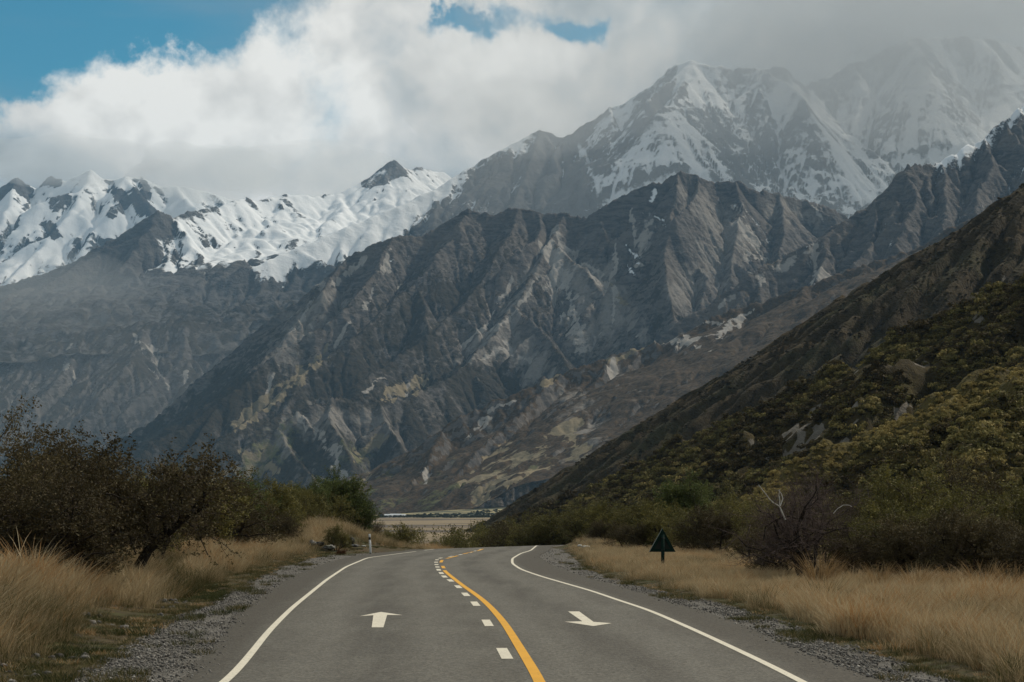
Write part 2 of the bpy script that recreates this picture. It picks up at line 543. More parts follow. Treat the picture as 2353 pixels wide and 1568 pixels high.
def mountain_material(name, rock=(0.122, 0.112, 0.104), rock2=(0.044, 0.042, 0.043), veg=(0.036, 0.030, 0.021), scree=(0.33, 0.31, 0.285),
                      tan=(0.245, 0.200, 0.128), green=(0.125, 0.130, 0.055), s=1.0, bumpd=9.0, snowk=1.0):
    m, b = material(name)
    pos = b.node('ShaderNodeNewGeometry').outputs['Position']
    n1 = b.noise(pos, 0.006 / s, 6, 0.6)
    n2 = b.noise(pos, 0.035 / s, 6, 0.62)
    n3 = b.noise(pos, 0.12 / s, 5, 0.65)
    # strata: thin tilted bands in the rock
    sp = b.v('MULTIPLY', pos, (0.35, 0.35, 1.0))
    n4 = b.noise(sp, 0.06 / s, 5, 0.7, 0.8)
    rk = b.mix(b.ramp(n4, 0.34, 0.62), rock2, rock)
    rk = b.mix(b.m('MULTIPLY', b.ramp(n1, 0.45, 0.7), 0.5), rk, (rock[0] * 1.35, rock[1] * 1.25, rock[2] * 1.12))
    vg = b.mix(b.ramp(n3, 0.3, 0.7), (veg[0] * 0.5, veg[1] * 0.62, veg[2] * 0.8), (veg[0] * 1.35, veg[1] * 1.25, veg[2] * 1.1))
    vm = b.m('ADD', b.attr('veg'), b.m('MULTIPLY', b.m('SUBTRACT', n2, 0.5), 1.5))
    col = b.mix(b.ramp(vm, 0.40, 0.62), rk, vg)
    pale = b.m('ADD', b.attr('pale'), b.m('MULTIPLY', b.m('SUBTRACT', n2, 0.5), 1.0))
    col = b.mix(b.m('MULTIPLY', b.ramp(pale, 0.22, 0.62), 0.85), col, b.mix(n3, (0.13, 0.121, 0.110), (0.33, 0.305, 0.275)))
    gm = b.m('ADD', b.attr('tan'), b.m('MULTIPLY', b.m('SUBTRACT', n2, 0.5), 1.3))
    gcol = b.mix(b.ramp(n1, 0.42, 0.6), tan, (tan[0] * 0.75, tan[1] * 0.78, tan[2] * 0.8))
    col = b.mix(b.ramp(gm, 0.38, 0.62), col, gcol)
    gg = b.m('ADD', b.attr('green'), b.m('ADD', b.m('MULTIPLY', b.m('SUBTRACT', n2, 0.5), 1.8), b.m('MULTIPLY', b.m('SUBTRACT', n3, 0.5), 1.2)))
    col = b.mix(b.m('MULTIPLY', b.ramp(gg, 0.34, 0.80), 0.8), col, green)
    sm = b.m('ADD', b.attr('scree'), b.m('MULTIPLY', b.m('SUBTRACT', n2, 0.5), 1.1))
    sc = b.mix(n3, (scree[0] * 0.72, scree[1] * 0.72, scree[2] * 0.72), (scree[0] * 1.2, scree[1] * 1.2, scree[2] * 1.2))
    col = b.mix(b.ramp(sm, 0.42, 0.60), col, sc)
    nn = b.m('ADD', b.m('MULTIPLY', b.m('SUBTRACT', n2, 0.5), 1.1), b.m('MULTIPLY', b.m('SUBTRACT', n3, 0.5), 0.9))
    sw = b.ramp(b.m('ADD', b.attr('snow'), b.m('MULTIPLY', nn, snowk)), 0.5 - 0.14 / (0.5 + snowk), 0.5 + 0.14 / (0.5 + snowk))
    col = b.mix(sw, col, (0.80, 0.83, 0.86))
    hgt = b.m('ADD', b.m('MULTIPLY', n2, 0.9), b.m('ADD', b.m('MULTIPLY', n3, 0.45), b.m('MULTIPLY', n4, 0.3)))
    hgt = b.m('MULTIPLY', hgt, b.m('SUBTRACT', 1.0, b.m('MULTIPLY', sw, 0.75)))
    finish(b, col, 0.92, (hgt, 1.0, bumpd * s), 0.1)
    return m


Z0 = lambda a: np.zeros_like(a, dtype=np.float32)

# ---- the dark central mountain
MAT_MID = mountain_material("dark_greywacke")
def tail_mid(t):
    X, Y, H, st, cur, fl, PX, PY = (t[k] for k in ('X', 'Y', 'H', 'steep', 'cur', 'flow', 'PX', 'PY'))
    n = fbm(X / 140, Y / 140, 4, 3)
    veg = 0.95 - 0.75 * sstep(0.80, 1.25, st) - sstep(700, 1150, H) * 0.75 + n * 0.25 + 0.30 * sstep(650, 350, H)  # lower slopes darker: dark shrubs, plus cloud shadow painted into the cover
    veg = veg - 0.10 * t['lic']
    scree = sstep(0.50, 0.80, fl) * sstep(150, 500, H) * 0.45 * sstep(1.6, 1.0, st) + 0.02 + n * 0.16 + 0.13 * t['lic'] * sstep(200, 500, H)
    for pts, wd in (([(1262, 548, 26), (1285, 600, 42), (1300, 660, 34), (1305, 720, 14), (1345, 800, 34)], 30),
                    ([(1310, 575, 10), (1380, 640, 9), (1425, 690, 7)], 9), ([(1410, 560, 8), (1415, 640, 12), (1410, 740, 8)], 8),
                    ([(1445, 480, 16), (1480, 540, 34), (1470, 590, 26)], 20), ([(1690, 480, 24), (1720, 530, 34), (1735, 590, 22)], 20),
                    ([(1860, 470, 14), (1890, 495, 16)], 12), ([(905, 560, 8), (880, 620, 10), (850, 680, 9), (800, 745, 8), (775, 800, 8)], 8),
                    ([(840, 590, 9), (790, 640, 12), (740, 655, 16)], 9), ([(640, 850, 14), (612, 900, 16)], 12), ([(1180, 640, 7), (1120, 740, 9), (1060, 800, 7)], 7),
                    ([(1230, 640, 6), (1195, 700, 8), (1140, 760, 8)], 6), ([(940, 880, 8), (930, 915, 8)], 6), ([(880, 870, 7), (830, 905, 6)], 6),
                    ([(1100, 830, 10), (1160, 800, 18), (1220, 830, 8)], 10), ([(720, 690, 6), (690, 740, 7), (660, 770, 5)], 5),
                    ([(700, 730, 5), (735, 780, 6)], 5), ([(770, 1050, 8), (810, 1100, 12)], 8), ([(690, 960, 20), (740, 1010, 24), (790, 1080, 16)], 16)):
        scree = np.maximum(scree, stroke(PX, PY, pts, wd) * 0.9 + 0.12 * n + 0.12)
    tan = Z0(X)
    for pts, wd in (([(760, 795, 5), (690, 855, 14), (610, 925, 16), (540, 980, 8)], 12), ([(880, 915, 9), (930, 895, 20), (975, 875, 8)], 12),
                    ([(500, 1100, 18), (590, 1085, 14), (650, 1082, 10)], 12), ([(560, 1050, 16), (620, 1030, 14)], 10),
                    ([(820, 1040, 14), (880, 1010, 16)], 10), ([(1390, 650, 6), (1440, 700, 6)], 6)):
        tan = np.maximum(tan, stroke(PX, PY, pts, wd * 1.15) * 0.95 + 0.32)
    green = Z0(X)
    for pts, wd in (([(560, 1070, 26), (640, 1050, 34), (690, 1010, 20)], 30), ([(790, 1040, 30), (850, 1050, 24)], 20), ([(600, 1020, 20), (680, 980, 14)], 14)):
        green = np.maximum(green, stroke(PX, PY, pts, wd * 1.4) * 0.6 + 0.16)
    snow = -0.6 + 0 * X
    for pts, wd in (([(1510, 440, 5), (1495, 465, 4)], 4), ([(1500, 500, 4), (1530, 520, 5)], 4), ([(1705, 485, 8), (1740, 510, 12), (1765, 560, 6)], 8),
                    ([(1690, 475, 5), (1720, 490, 8)], 5), ([(1440, 560, 4), (1470, 600, 4)], 4), ([(935, 555, 4), (920, 590, 5)], 4), ([(1440, 605, 4), (1452, 630, 4)], 4),
                    ([(1830, 462, 3), (1850, 468, 3)], 3), ([(960, 575, 3), (900, 600, 4)], 3)):
        snow = np.maximum(snow, stroke(PX, PY, pts, wd) * 0.7 + 0.12)
    pale = Z0(X) - 0.35 + 0.10 * t['lic']
    for pts, wd in (([(1275, 555, 30), (1320, 640, 60), (1390, 720, 60), (1330, 790, 50)], 50), ([(1600, 470, 40), (1690, 540, 60), (1610, 620, 60), (1560, 680, 40)], 50),
                    ([(1790, 470, 40), (1850, 500, 30)], 40), ([(770, 680, 36), (690, 750, 46), (640, 830, 40)], 40), ([(1120, 830, 30), (1180, 800, 40), (1240, 850, 40)], 40),
                    ([(640, 1010, 34), (690, 985, 44), (790, 960, 48), (880, 960, 44)], 44), ([(1230, 620, 18), (1150, 760, 20), (1060, 850, 20)], 20), ([(1380, 650, 40), (1450, 740, 30)], 40)):
        pale = np.maximum(pale, stroke(PX, PY, pts, wd * 1.2) * 0.6 + 0.2)  # pale rock and scree; the lit left ridge is painted in too
    for pts, wd in (([(1180, 540, 60), (1050, 670, 70), (900, 780, 60), (760, 900, 50)], 60), ([(560, 900, 60), (430, 980, 70), (300, 1050, 60)], 60), ([(1450, 520, 30), (1500, 640, 40), (1520, 720, 30)], 40),
                    ([(1000, 860, 34), (1130, 890, 40)], 40)):
        k = np.clip(stroke(PX, PY, pts, wd * 1.3) + 0.2, 0, 1)  # dark vegetation strokes, with cloud shadow painted into them
        veg = veg + 0.45 * k; scree = scree - 0.25 * k; pale = pale - 0.3 * k
    return dict(material=MAT_MID, veg=veg, scree=scree, tan=tan, green=green, snow=snow, pale=pale)


mid_ridges = [
    ([(120, 1110, 5700), (180, 1065, 5750), (230, 1030, 5750), (350, 962, 5800), (480, 845, 5850), (600, 748, 5900), (680, 690, 5900), (740, 645, 5900), (800, 590, 5900),
      (850, 565, 5900), (905, 543, 5900), (960, 540, 5950), (1010, 520, 6000), (1080, 480, 6000), (1130, 490, 6000), (1190, 475, 6000), (1240, 480, 6000), (1300, 488, 6000),
      (1350, 500, 5950), (1375, 478, 5950), (1470, 427, 6000), (1520, 417, 6000), (1560, 393, 6000), (1600, 408, 6000), (1640, 416, 6050), (1690, 410, 6050), (1730, 437, 6050),
      (1790, 445, 6100), (1850, 460, 6150), (1930, 487, 6200), (2050, 555, 6250)], dict(rough=0.36, slope=1.05, steep=1.6)),
    ([(1080, 482, 6000), (1000, 595, 5720), (900, 700, 5450), (800, 780, 5250), (700, 860, 5050), (600, 940, 4900), (530, 990, 4750), (440, 1060, 4600)], dict(steep=1.0)),
    ([(1300, 490, 6000), (1265, 545, 5850), (1230, 620, 5600), (1180, 700, 5400), (1120, 790, 5150), (1050, 850, 4950), (980, 890, 4800), (930, 915, 4720)], dict(steep=1.0)),
    ([(1265, 545, 5850), (1340, 620, 5600), (1400, 690, 5400), (1450, 740, 5250), (1500, 765, 5150)], dict(steep=1.0)),
    ([(1180, 700, 5400), (1250, 770, 5150), (1300, 830, 4950)], dict()),
    ([(1375, 480, 5950), (1400, 560, 5800), (1450, 640, 5600), (1500, 700, 5400)], dict(steep=1.2)),
    ([(1560, 397, 6000), (1548, 470, 5800), (1535, 560, 5500), (1530, 650, 5250), (1545, 730, 5100)], dict(steep=1.4)),
    ([(1548, 470, 5800), (1590, 560, 5600), (1620, 640, 5400), (1610, 700, 5250)], dict(steep=1.2)),
    ([(1690, 414, 6050), (1700, 480, 5900), (1690, 560, 5650), (1680, 640, 5400)], dict(steep=1.2)),
    ([(1790, 448, 6100), (1800, 520, 5850), (1790, 590, 5600)], dict()),
    ([(905, 543, 5900), (850, 640, 5650), (780, 720, 5450), (650, 800, 5300), (540, 900, 5100), (420, 980, 4950), (300, 1060, 4800)], dict()),
    ([(740, 645, 5900), (690, 740, 5600), (600, 830, 5400), (480, 930, 5250), (350, 1010, 5150)], dict()),
    ([(1190, 478, 6000), (1150, 580, 5750), (1080, 680, 5500), (1000, 760, 5300), (900, 830, 5080), (820, 880, 4900)], dict(steep=1.0)),
    ([(930, 915, 4720), (870, 920, 4650), (800, 912, 4600), (760, 910, 4580), (690, 940, 4500), (640, 985, 4450), (560, 1040, 4350), (500, 1075, 4300), (440, 1110, 4250)],
     dict(steep=1.6, wst=70, rib=(45, 28))),
    ([(870, 920, 4650), (900, 985, 4500), (930, 1040, 4380)], dict(steep=1.5, wst=60, rib=(40, 25))),
    ([(760, 910, 4580), (770, 980, 4400), (800, 1050, 4250), (820, 1100, 4150)], dict(steep=1.2, wst=60, rib=(40, 25))),
    ([(640, 985, 4450), (680, 1050, 4280), (720, 1100, 4150)], dict(rib=(40, 14))),
]
tag(massif("mountain", -1620, 1360, 4000, 6330, 4.6, mid_ridges, 11, tailor=tail_mid, rib=(140, 26), nz=(300, 16), ero=(6, 14000, 55), crag=8.0, kids=(300, 180, 460, 0.62), slope=0.82, crest=1.6),
    "dark craggy central mountain with pale scree gullies", "mountain", kind='structure')

# ---- the lower brown mountain in front of it, over the valley flat
MAT_LOW = mountain_material("brown_tussock_slope", veg=(0.064, 0.043, 0.024), s=0.8, bumpd=5)
def tail_low(t):
    X, Y, H, st, cur, fl, PX, PY = (t[k] for k in ('X', 'Y', 'H', 'steep', 'cur', 'flow', 'PX', 'PY'))
    n = fbm(X / 90, Y / 90, 4, 23)
    veg = 1.05 - 0.9 * sstep(1.05, 1.6, st) + n * 0.2 + 0.4 * sstep(1500, 1650, PX)
    scree = sstep(0.55, 0.85, fl) * 0.3 * sstep(200, 500, H) - 0.1 + n * 0.1 + 0.10 * t['lic']
    veg = veg - 0.08 * t['lic']
    for pts, wd in (([(1520, 790, 10), (1590, 790, 18), (1640, 770, 14), (1690, 740, 10), (1740, 700, 8)], 10), ([(1600, 745, 8), (1660, 745, 8)], 8),
                    ([(1415, 815, 8), (1410, 860, 10)], 6), ([(1140, 950, 6), (1080, 985, 6)], 6), ([(1180, 930, 6), (1060, 1010, 5)], 5), ([(970, 1090, 10), (985, 1115, 8)], 7),
                    ([(1560, 770, 6), (1480, 800, 5)], 5)):
        scree = np.maximum(scree, stroke(PX, PY, pts, wd) * 0.9 + 0.1 * n + 0.15)
    tan = Z0(X)
    for pts, wd in (([(1075, 1145, 14), (1130, 1110, 26), (1200, 1065, 30), (1250, 1040, 14)], 20), ([(1300, 858, 5), (1240, 885, 5)], 5), ([(1480, 803, 6), (1400, 825, 5)], 5),
                    ([(1330, 1040, 14), (1300, 1000, 16), (1330, 960, 10)], 10), ([(860, 1085, 5), (830, 1110, 6)], 5)):
        tan = np.maximum(tan, stroke(PX, PY, pts, wd * 1.15) * 0.95 + 0.32)
    green = sstep(0.1, 0.5, n) * sstep(200, 40, H) * 0.5
    pl = Z0(X) - 0.4 + 0.1 * t['lic']
    for pts, wd in (([(1300, 900, 40), (1350, 960, 50), (1330, 1040, 40)], 40), ([(1420, 830, 14), (1440, 900, 20)], 18), ([(1150, 960, 20), (1070, 1010, 20)], 20)):
        pl = np.maximum(pl, stroke(PX, PY, pts, wd) * 0.5 + 0.05)
    return dict(pale=pl, material=MAT_LOW, veg=veg, scree=scree, tan=tan, green=green, snow=-0.8 + 0 * X)


low_ridges = [
    ([(760, 1150, 3500), (815, 1112, 3500), (880, 1070, 3500), (940, 1040, 3520), (1020, 985, 3550), (1100, 940, 3600), (1200, 895, 3650), (1290, 860, 3700), (1400, 818, 3750),
      (1480, 798, 3800), (1560, 778, 3800), (1620, 735, 3850), (1700, 703, 3900), (1850, 657, 3900), (2000, 606, 3950), (2100, 572, 4000), (2225, 509, 4000), (2350, 450, 4050),
      (2520, 370, 4100)], dict(rough=0.18, rib=(90, 12), kids=False)),
    ([(1290, 862, 3700), (1180, 960, 3480), (1100, 1030, 3330), (1040, 1100, 3180)], dict(rib=(60, 24), steep=1.3)),
    ([(1400, 820, 3750), (1320, 930, 3520), (1260, 1010, 3350), (1200, 1090, 3180)], dict(rib=(60, 24), steep=1.3)),
    ([(1480, 800, 3800), (1420, 880, 3600), (1390, 960, 3450), (1330, 1050, 3280)], dict(steep=1.6, rib=(50, 26))),
    ([(1560, 778, 3800), (1530, 860, 3620), (1500, 930, 3480), (1440, 1020, 3320)], dict(steep=1.6, rib=(50, 26))),
    ([(1700, 705, 3900), (1640, 800, 3700), (1560, 900, 3520), (1480, 980, 3380), (1380, 1080, 3220)], dict(slope=0.42, steep=0.5, rib=(120, 7), kids=False)),
    ([(1850, 660, 3900), (1760, 760, 3700), (1680, 860, 3520), (1590, 960, 3360), (1480, 1060, 3200)], dict(slope=0.42, steep=0.5, rib=(120, 7), kids=False)),
    ([(2000, 608, 3950), (1920, 710, 3730), (1830, 820, 3530), (1720, 930, 3340)], dict(slope=0.42, steep=0.5, rib=(120, 7), kids=False)),
    ([(2225, 511, 4000), (2120, 640, 3750), (2000, 760, 3520), (1880, 870, 3320)], dict(slope=0.42, steep=0.5, rib=(120, 7), kids=False)),
    ([(1020, 985, 3550), (980, 1060, 3380), (930, 1120, 3230)], dict()),
]
tag(massif("mountain", -430, 1500, 2950, 4350, 4.0, low_ridges, 29, tailor=tail_low, slope=0.66, steep=1.05, wst=80, rib=(130, 18), nz=(240, 13), ero=(5, 9000, 40), crag=5.5, kids=(150, 110, 260, 0.50),
           crag_where=lambda X, Y: 0.25 + 0.75 * sstep(1650, 1500, CX + X / Y * F)),
    "low brown tussock mountain rising from the valley flat, a tan grass patch at its foot", "mountain", kind='structure')

# ---- snow dusted ridge on the right
MAT_RIGHT = mountain_material("snow_dusted_rock", veg=(0.075, 0.058, 0.036), s=0.9)
def tail_right(t):
    X, Y, H, st, cur, fl, PX, PY = (t[k] for k in ('X', 'Y', 'H', 'steep', 'cur', 'flow', 'PX', 'PY'))
    n = fbm(X / 110, Y / 110, 4, 37)
    veg = 0.55 - 0.5 * sstep(0.9, 1.4, st) - sstep(600, 1000, H) * 0.3 + n * 0.2
    veg = veg - 0.1 * t['lic']
    scree = sstep(0.5, 0.8, fl) * 0.4 + n * 0.12 + 0.12 * t['lic']
    for pts, wd in (([(1880, 560, 12), (1800, 605, 16), (1720, 655, 18), (1650, 700, 10)], 12), ([(1860, 590, 14), (1900, 640, 20), (1870, 655, 12)], 14)):
        scree = np.maximum(scree, stroke(PX, PY, pts, wd) * 0.8 + 0.1 * n + 0.1)
    ridge_line = np.interp(PX, [1540, 1890, 2010, 2080, 2160, 2260, 2353, 2500], [752, 545, 460, 385, 372, 312, 245, 160])
    snow = 0.72 - (PY - ridge_line) / 90.0 - sstep(2180, 2060, PX) * 0.75 + n * 0.2 + cur * 0.1 + 0.12 * t['lic']
    snow = np.maximum(snow, (0.36 - st * 0.1 + cur * 0.1 + n * 0.2 + 0.14 * t['lic']) * sstep(1990, 2200, PX) - 0.2)
    for pts, wd in (([(2240, 450, 5), (2215, 500, 6)], 5), ([(2300, 430, 5), (2260, 480, 5)], 5), ([(2040, 520, 4), (2050, 570, 5)], 4), ([(1870, 555, 4), (1700, 655, 5)], 4)):
        snow = np.maximum(snow, stroke(PX, PY, pts, wd) * 0.5 + 0.05)
    return dict(material=MAT_RIGHT, veg=veg, scree=scree, tan=Z0(X), green=Z0(X), snow=snow)


right_ridges = [
    ([(2560, 120, 5350), (2450, 185, 5300), (2353, 243, 5200), (2260, 310, 5100), (2160, 370, 5000), (2080, 384, 4950), (2010, 458, 4900), (1950, 508, 4850), (1890, 543, 4800),
      (1800, 588, 4750), (1700, 648, 4650), (1600, 713, 4600), (1530, 765, 4550)], dict(rough=0.4)),
    ([(2260, 312, 5100), (2270, 400, 4850), (2240, 480, 4600)], dict(steep=1.4)),
    ([(2160, 372, 5000), (2180, 450, 4750), (2160, 540, 4500)], dict(steep=1.4)),
    ([(2080, 388, 4950), (2100, 470, 4750), (2060, 560, 4500)], dict(steep=1.4)),
    ([(2010, 460, 4900), (2020, 540, 4680), (1960, 610, 4480)], dict(steep=1.3)),
    ([(1890, 545, 4800), (1890, 610, 4620), (1860, 660, 4450)], dict()),
]
tag(massif("mountain", 380, 1780, 4200, 5560, 5.0, right_ridges, 41, tailor=tail_right, slope=0.75, steep=1.2, wst=100, rib=(110, 28), nz=(220, 12), ero=(6, 9000, 45), crag=8.5, kids=(140, 120, 320, 0.62)),
    "steep rocky ridge with snow dusting its crest, above the brown slope", "mountain", kind='structure')

# ---- lower left mountain
def tail_left(t):
    X, Y, H, st, cur, fl, PX, PY = (t[k] for k in ('X', 'Y', 'H', 'steep', 'cur', 'flow', 'PX', 'PY'))
    n = fbm(X / 150, Y / 150, 4, 53)
    veg = 0.95 - 0.75 * sstep(0.85, 1.3, st) + n * 0.25
    veg = veg - 0.1 * t['lic']
    scree = sstep(0.5, 0.8, fl) * 0.45 + n * 0.15 + 0.13 * t['lic']
    for pts, wd in (([(330, 800, 12), (360, 850, 26), (385, 890, 10)], 14), ([(310, 770, 6), (330, 820, 8)], 6), ([(430, 860, 8), (410, 900, 5)], 6), ([(160, 790, 6), (150, 850, 8)], 6)):
        scree = np.maximum(scree, stroke(PX, PY, pts, wd) * 0.8 + 0.15 + 0.1 * n)
    return dict(material=MAT_MID, veg=veg, scree=scree, tan=Z0(X), green=Z0(X), snow=-0.8 + 0 * X)


left_ridges = [
    ([(-640, 990, 7150), (-450, 930, 7200), (-300, 950, 7250), (-160, 890, 7300), (0, 836, 7300), (80, 793, 7300), (200, 758, 7400), (340, 740, 7400), (430, 734, 7400), (500, 743, 7450), (560, 743, 7500), (600, 758, 7500), (680, 810, 7500),
      (800, 900, 7500)], dict(rough=0.25, slope=0.58, steep=0.72, rib=(140, 14))),
    ([(340, 742, 7400), (300, 830, 6950), (210, 940, 6600), (120, 1040, 6350)], dict()),
    ([(430, 736, 7400), (420, 820, 7050), (330, 900, 6750), (220, 1000, 6450)], dict()),
    ([(540, 745, 7480), (500, 830, 7050), (440, 920, 6750), (380, 1000, 6500)], dict()),
    ([(200, 760, 7400), (150, 850, 7000), (60, 950, 6650), (-20, 1040, 6400)], dict()),
    ([(80, 795, 7300), (20, 880, 7000), (-60, 960, 6750)], dict()),
]
tag(massif("mountain", -3650, -620, 6050, 7900, 7.6, left_ridges, 61, tailor=tail_left, slope=0.66, steep=1.1, rib=(150, 36), nz=(320, 16), ero=(7, 9000, 45), crag=7, kids=(200, 160, 420, 0.52)),
    "lower bare mountain at the left with a flat brown top and scree fans", "mountain", kind='structure')

# ---- the snow basin and the great massif behind
MAT_FAR = mountain_material("snowy_rock", rock=(0.11, 0.108, 0.106), rock2=(0.06, 0.06, 0.063), s=1.9, bumpd=12, snowk=0.72)
def tail_far(t):
    X, Y, H, st, cur, fl, PX, PY, gx = (t[k] for k in ('X', 'Y', 'H', 'steep', 'cur', 'flow', 'PX', 'PY', 'gx'))
    n = fbm(X / 260, Y / 260, 4, 73)
    n2 = fbm(X / 90, Y / 90, 4, 74)
    base = sstep(800, 1350, H) * 0.62 * (0.75 + 0.25 * sstep(1000, 1400, PX)) + 0.12 * sstep(1300, 1500, PX) + sstep(1500, 2300, H) * 0.16
    snow = base - 0.46 * sstep(0.8, 1.7, st) + cur * 0.12 + (fl - 0.4) * 0.3 + n * 0.20 + 0.12 + 0.17 * t['lic'] - 0.12 * sstep(1050, 1250, PX) + 0.14 * sstep(1800, 2000, PX) - 0.06 * sstep(1250, 1150, PY)
    # snow basin between the left ridge and the massif
    basin = stroke(PX, PY, [(480, 540, 40), (600, 520, 80), (720, 500, 70), (850, 480, 60), (960, 430, 40)], 60)
    snow = snow + 0.55 * np.clip(basin * 1.1 + 0.6, 0, 1)
    shoulder = stroke(PX, PY, [(1010, 440, 26), (900, 492, 40), (800, 532, 44), (700, 575, 44), (610, 625, 30)], 40)
    snow = snow + 0.40 * np.clip(shoulder + 0.5, 0, 1)
    snow = snow + 0.5 * np.clip(stroke(PX, PY, [(400, 560, 30), (470, 620, 40), (500, 660, 20)], 30), 0, 1)
    dark = stroke(PX, PY, [(-60, 720, 60), (150, 700, 70), (300, 600, 60), (360, 520, 30)], 60)
    snow = snow - 0.22 * np.clip(dark + 0.5, 0, 1)
    dark2 = stroke(PX, PY, [(1150, 430, 60), (1300, 420, 50), (1280, 360, 30)], 50)
    snow = snow - 0.22 * np.clip(dark2 + 0.4, 0, 1)
    for pts, wd in (([(1545, 290, 9), (1600, 370, 12), (1640, 430, 14)], 10), ([(1330, 330, 7), (1380, 440, 10)], 8), ([(1000, 420, 9), (1100, 365, 10), (1200, 320, 8)], 8),
                    ([(1940, 330, 26), (1960, 400, 30), (1990, 450, 40)], 30), ([(1870, 230, 20), (1905, 300, 22), (1930, 360, 22)], 20), ([(2160, 180, 18), (2150, 250, 14)], 14),
                    ([(2280, 300, 50), (2180, 350, 40)], 40), ([(1570, 170, 14), (1600, 200, 12)], 12), ([(900, 440, 14), (960, 400, 18), (1005, 395, 10)], 14)):
        snow = np.maximum(snow, stroke(PX, PY, pts, wd) * 0.6 + 0.35 + 0.1 * n2)
    snow = snow - 0.35 * sstep(520, 400, PX) * sstep(600, 760, PY) - 0.75 * sstep(560, 720, PY) * sstep(1300, 900, PX)
    rockp = stroke(PX, PY, [(850, 415, 14), (900, 385, 22), (925, 395, 14)], 18)
    snow = np.where(rockp > 0, np.minimum(snow, 0.35 + n2 * 0.3), snow)
    veg = 0.55 - sstep(900, 1400, H) * 0.7
    return dict(material=MAT_FAR, veg=veg, scree=sstep(0.55, 0.85, fl) * 0.4 - 0.1, tan=Z0(X), green=Z0(X), snow=snow)


far_ridges = [
    ([(-700, 830, 8200), (-560, 760, 8300), (-420, 790, 8350), (-300, 730, 8400), (-180, 740, 8500), (-80, 692, 8600), (0, 660, 8700), (150, 610, 8800), (270, 543, 8900), (320, 512, 8950), (358, 486, 9000), (400, 500, 9100)],
     dict(rough=0.35, slope=0.82, steep=1.3, wst=140, rib=(170, 50))),
    ([(400, 500, 9100), (450, 485, 9300), (500, 475, 9500), (550, 453, 9700), (600, 458, 9850), (650, 446, 10000), (720, 450, 10150), (780, 445, 10300), (850, 408, 10500), (885, 380, 10550), (905, 370, 10600),
      (930, 388, 10700), (960, 384, 10800), (1015, 390, 11000), (1100, 420, 11200)], dict(rough=0.3, slope=0.56, steep=0.9, wst=140, rib=(220, 30), kids=False)),
    ([(905, 370, 10600), (870, 430, 10300), (840, 470, 10000)], dict(slope=0.5, rib=(90, 30))),
    ([(358, 488, 9000), (300, 590, 8600), (200, 700, 8250), (80, 800, 7950)], dict(slope=0.75, steep=1.2)),
    ([(400, 500, 9100), (450, 570, 8800), (470, 640, 8500), (420, 710, 8200)], dict(slope=0.7, steep=1.0)),
    ([(150, 612, 8800), (90, 700, 8450), (0, 790, 8150)], dict(slope=0.75, steep=1.2)),
    ([(0, 660, 8700), (-60, 750, 8350)], dict(slope=0.75, steep=1.2)),
    ([(650, 448, 10000), (640, 500, 9600), (600, 540, 9250), (560, 580, 8950)], dict(slope=0.4, steep=0.6, rib=(80, 25))),
    ([(780, 446, 10300), (790, 480, 9900), (740, 520, 9500)], dict(slope=0.4, steep=0.6, rib=(80, 25))),
    ([(1240, 298, 9500), (1170, 332, 9400), (1100, 373, 9300), (1000, 428, 9100), (900, 478, 8900), (800, 518, 8700), (700, 558, 8500), (610, 598, 8300), (540, 623, 8200), (470, 668, 8100),
      (350, 738, 8000), (250, 800, 7900)], dict(rough=0.25, slope=0.62, steep=0.95)),
    ([(1240, 298, 9500), (1300, 314, 9500), (1400, 247, 9500), (1450, 222, 9500), (1500, 188, 9500), (1540, 150, 9500), (1590, 134, 9500), (1660, 158, 9500), (1740, 153, 9550),
      (1800, 158, 9600), (1850, 193, 9700), (1900, 178, 9900), (1960, 148, 10000), (2030, 115, 10100), (2100, 85, 10200), (2200, 82, 10300), (2353, 105, 10500), (2600, 90, 10700)],
     dict(rough=0.4, slope=0.95, steep=1.5)),
    ([(1240, 298, 9500), (1210, 390, 9050), (1180, 470, 8700), (1140, 540, 8400)], dict()),
    ([(1300, 314, 9500), (1330, 400, 9050), (1350, 490, 8650)], dict()),
    ([(1000, 428, 9100), (1000, 500, 8750), (960, 560, 8450)], dict()),
    ([(800, 518, 8700), (780, 590, 8400), (720, 660, 8150)], dict()),
    ([(610, 598, 8300), (600, 660, 8100), (560, 720, 7900)], dict()),
    ([(1400, 247, 9500), (1430, 350, 9050), (1460, 440, 8650)], dict()),
    ([(1590, 134, 9500), (1640, 270, 9050), (1670, 370, 8700), (1690, 450, 8400)], dict(steep=1.2)),
    ([(1590, 134, 9500), (1530, 260, 9000), (1520, 370, 8650)], dict(steep=1.2)),
    ([(1740, 153, 9550), (1760, 270, 9050), (1790, 380, 8650), (1810, 450, 8400)], dict(steep=1.2)),
    ([(1810, 160, 9620), (1850, 255, 9250), (1900, 350, 8900), (1960, 435, 8550), (2010, 490, 8300)], dict(steep=1.3)),
    ([(1960, 148, 10000), (2010, 240, 9600), (2050, 330, 9200), (2080, 420, 8800)], dict(steep=1.2)),
    ([(2100, 85, 10200), (2140, 190, 9750), (2170, 280, 9350), (2120, 390, 8900), (2070, 450, 8600)], dict(steep=1.2)),
    ([(2250, 85, 10350), (2270, 200, 9850), (2290, 300, 9400), (2280, 380, 9000)], dict(steep=1.1)),
]
tag(massif("mountain", -4100, 3450, 7150, 11000, 10.2, far_ridges, 83, tailor=tail_far, wst=180, rib=(240, 60), nz=(560, 28), ero=(7, 16000, 50), rough=0.45, crag=12, crest=1.0, kids=(300, 260, 700, 0.60)),
    "great snowy massif filling the back of the valley, its top in cloud", "mountain", kind='structure')

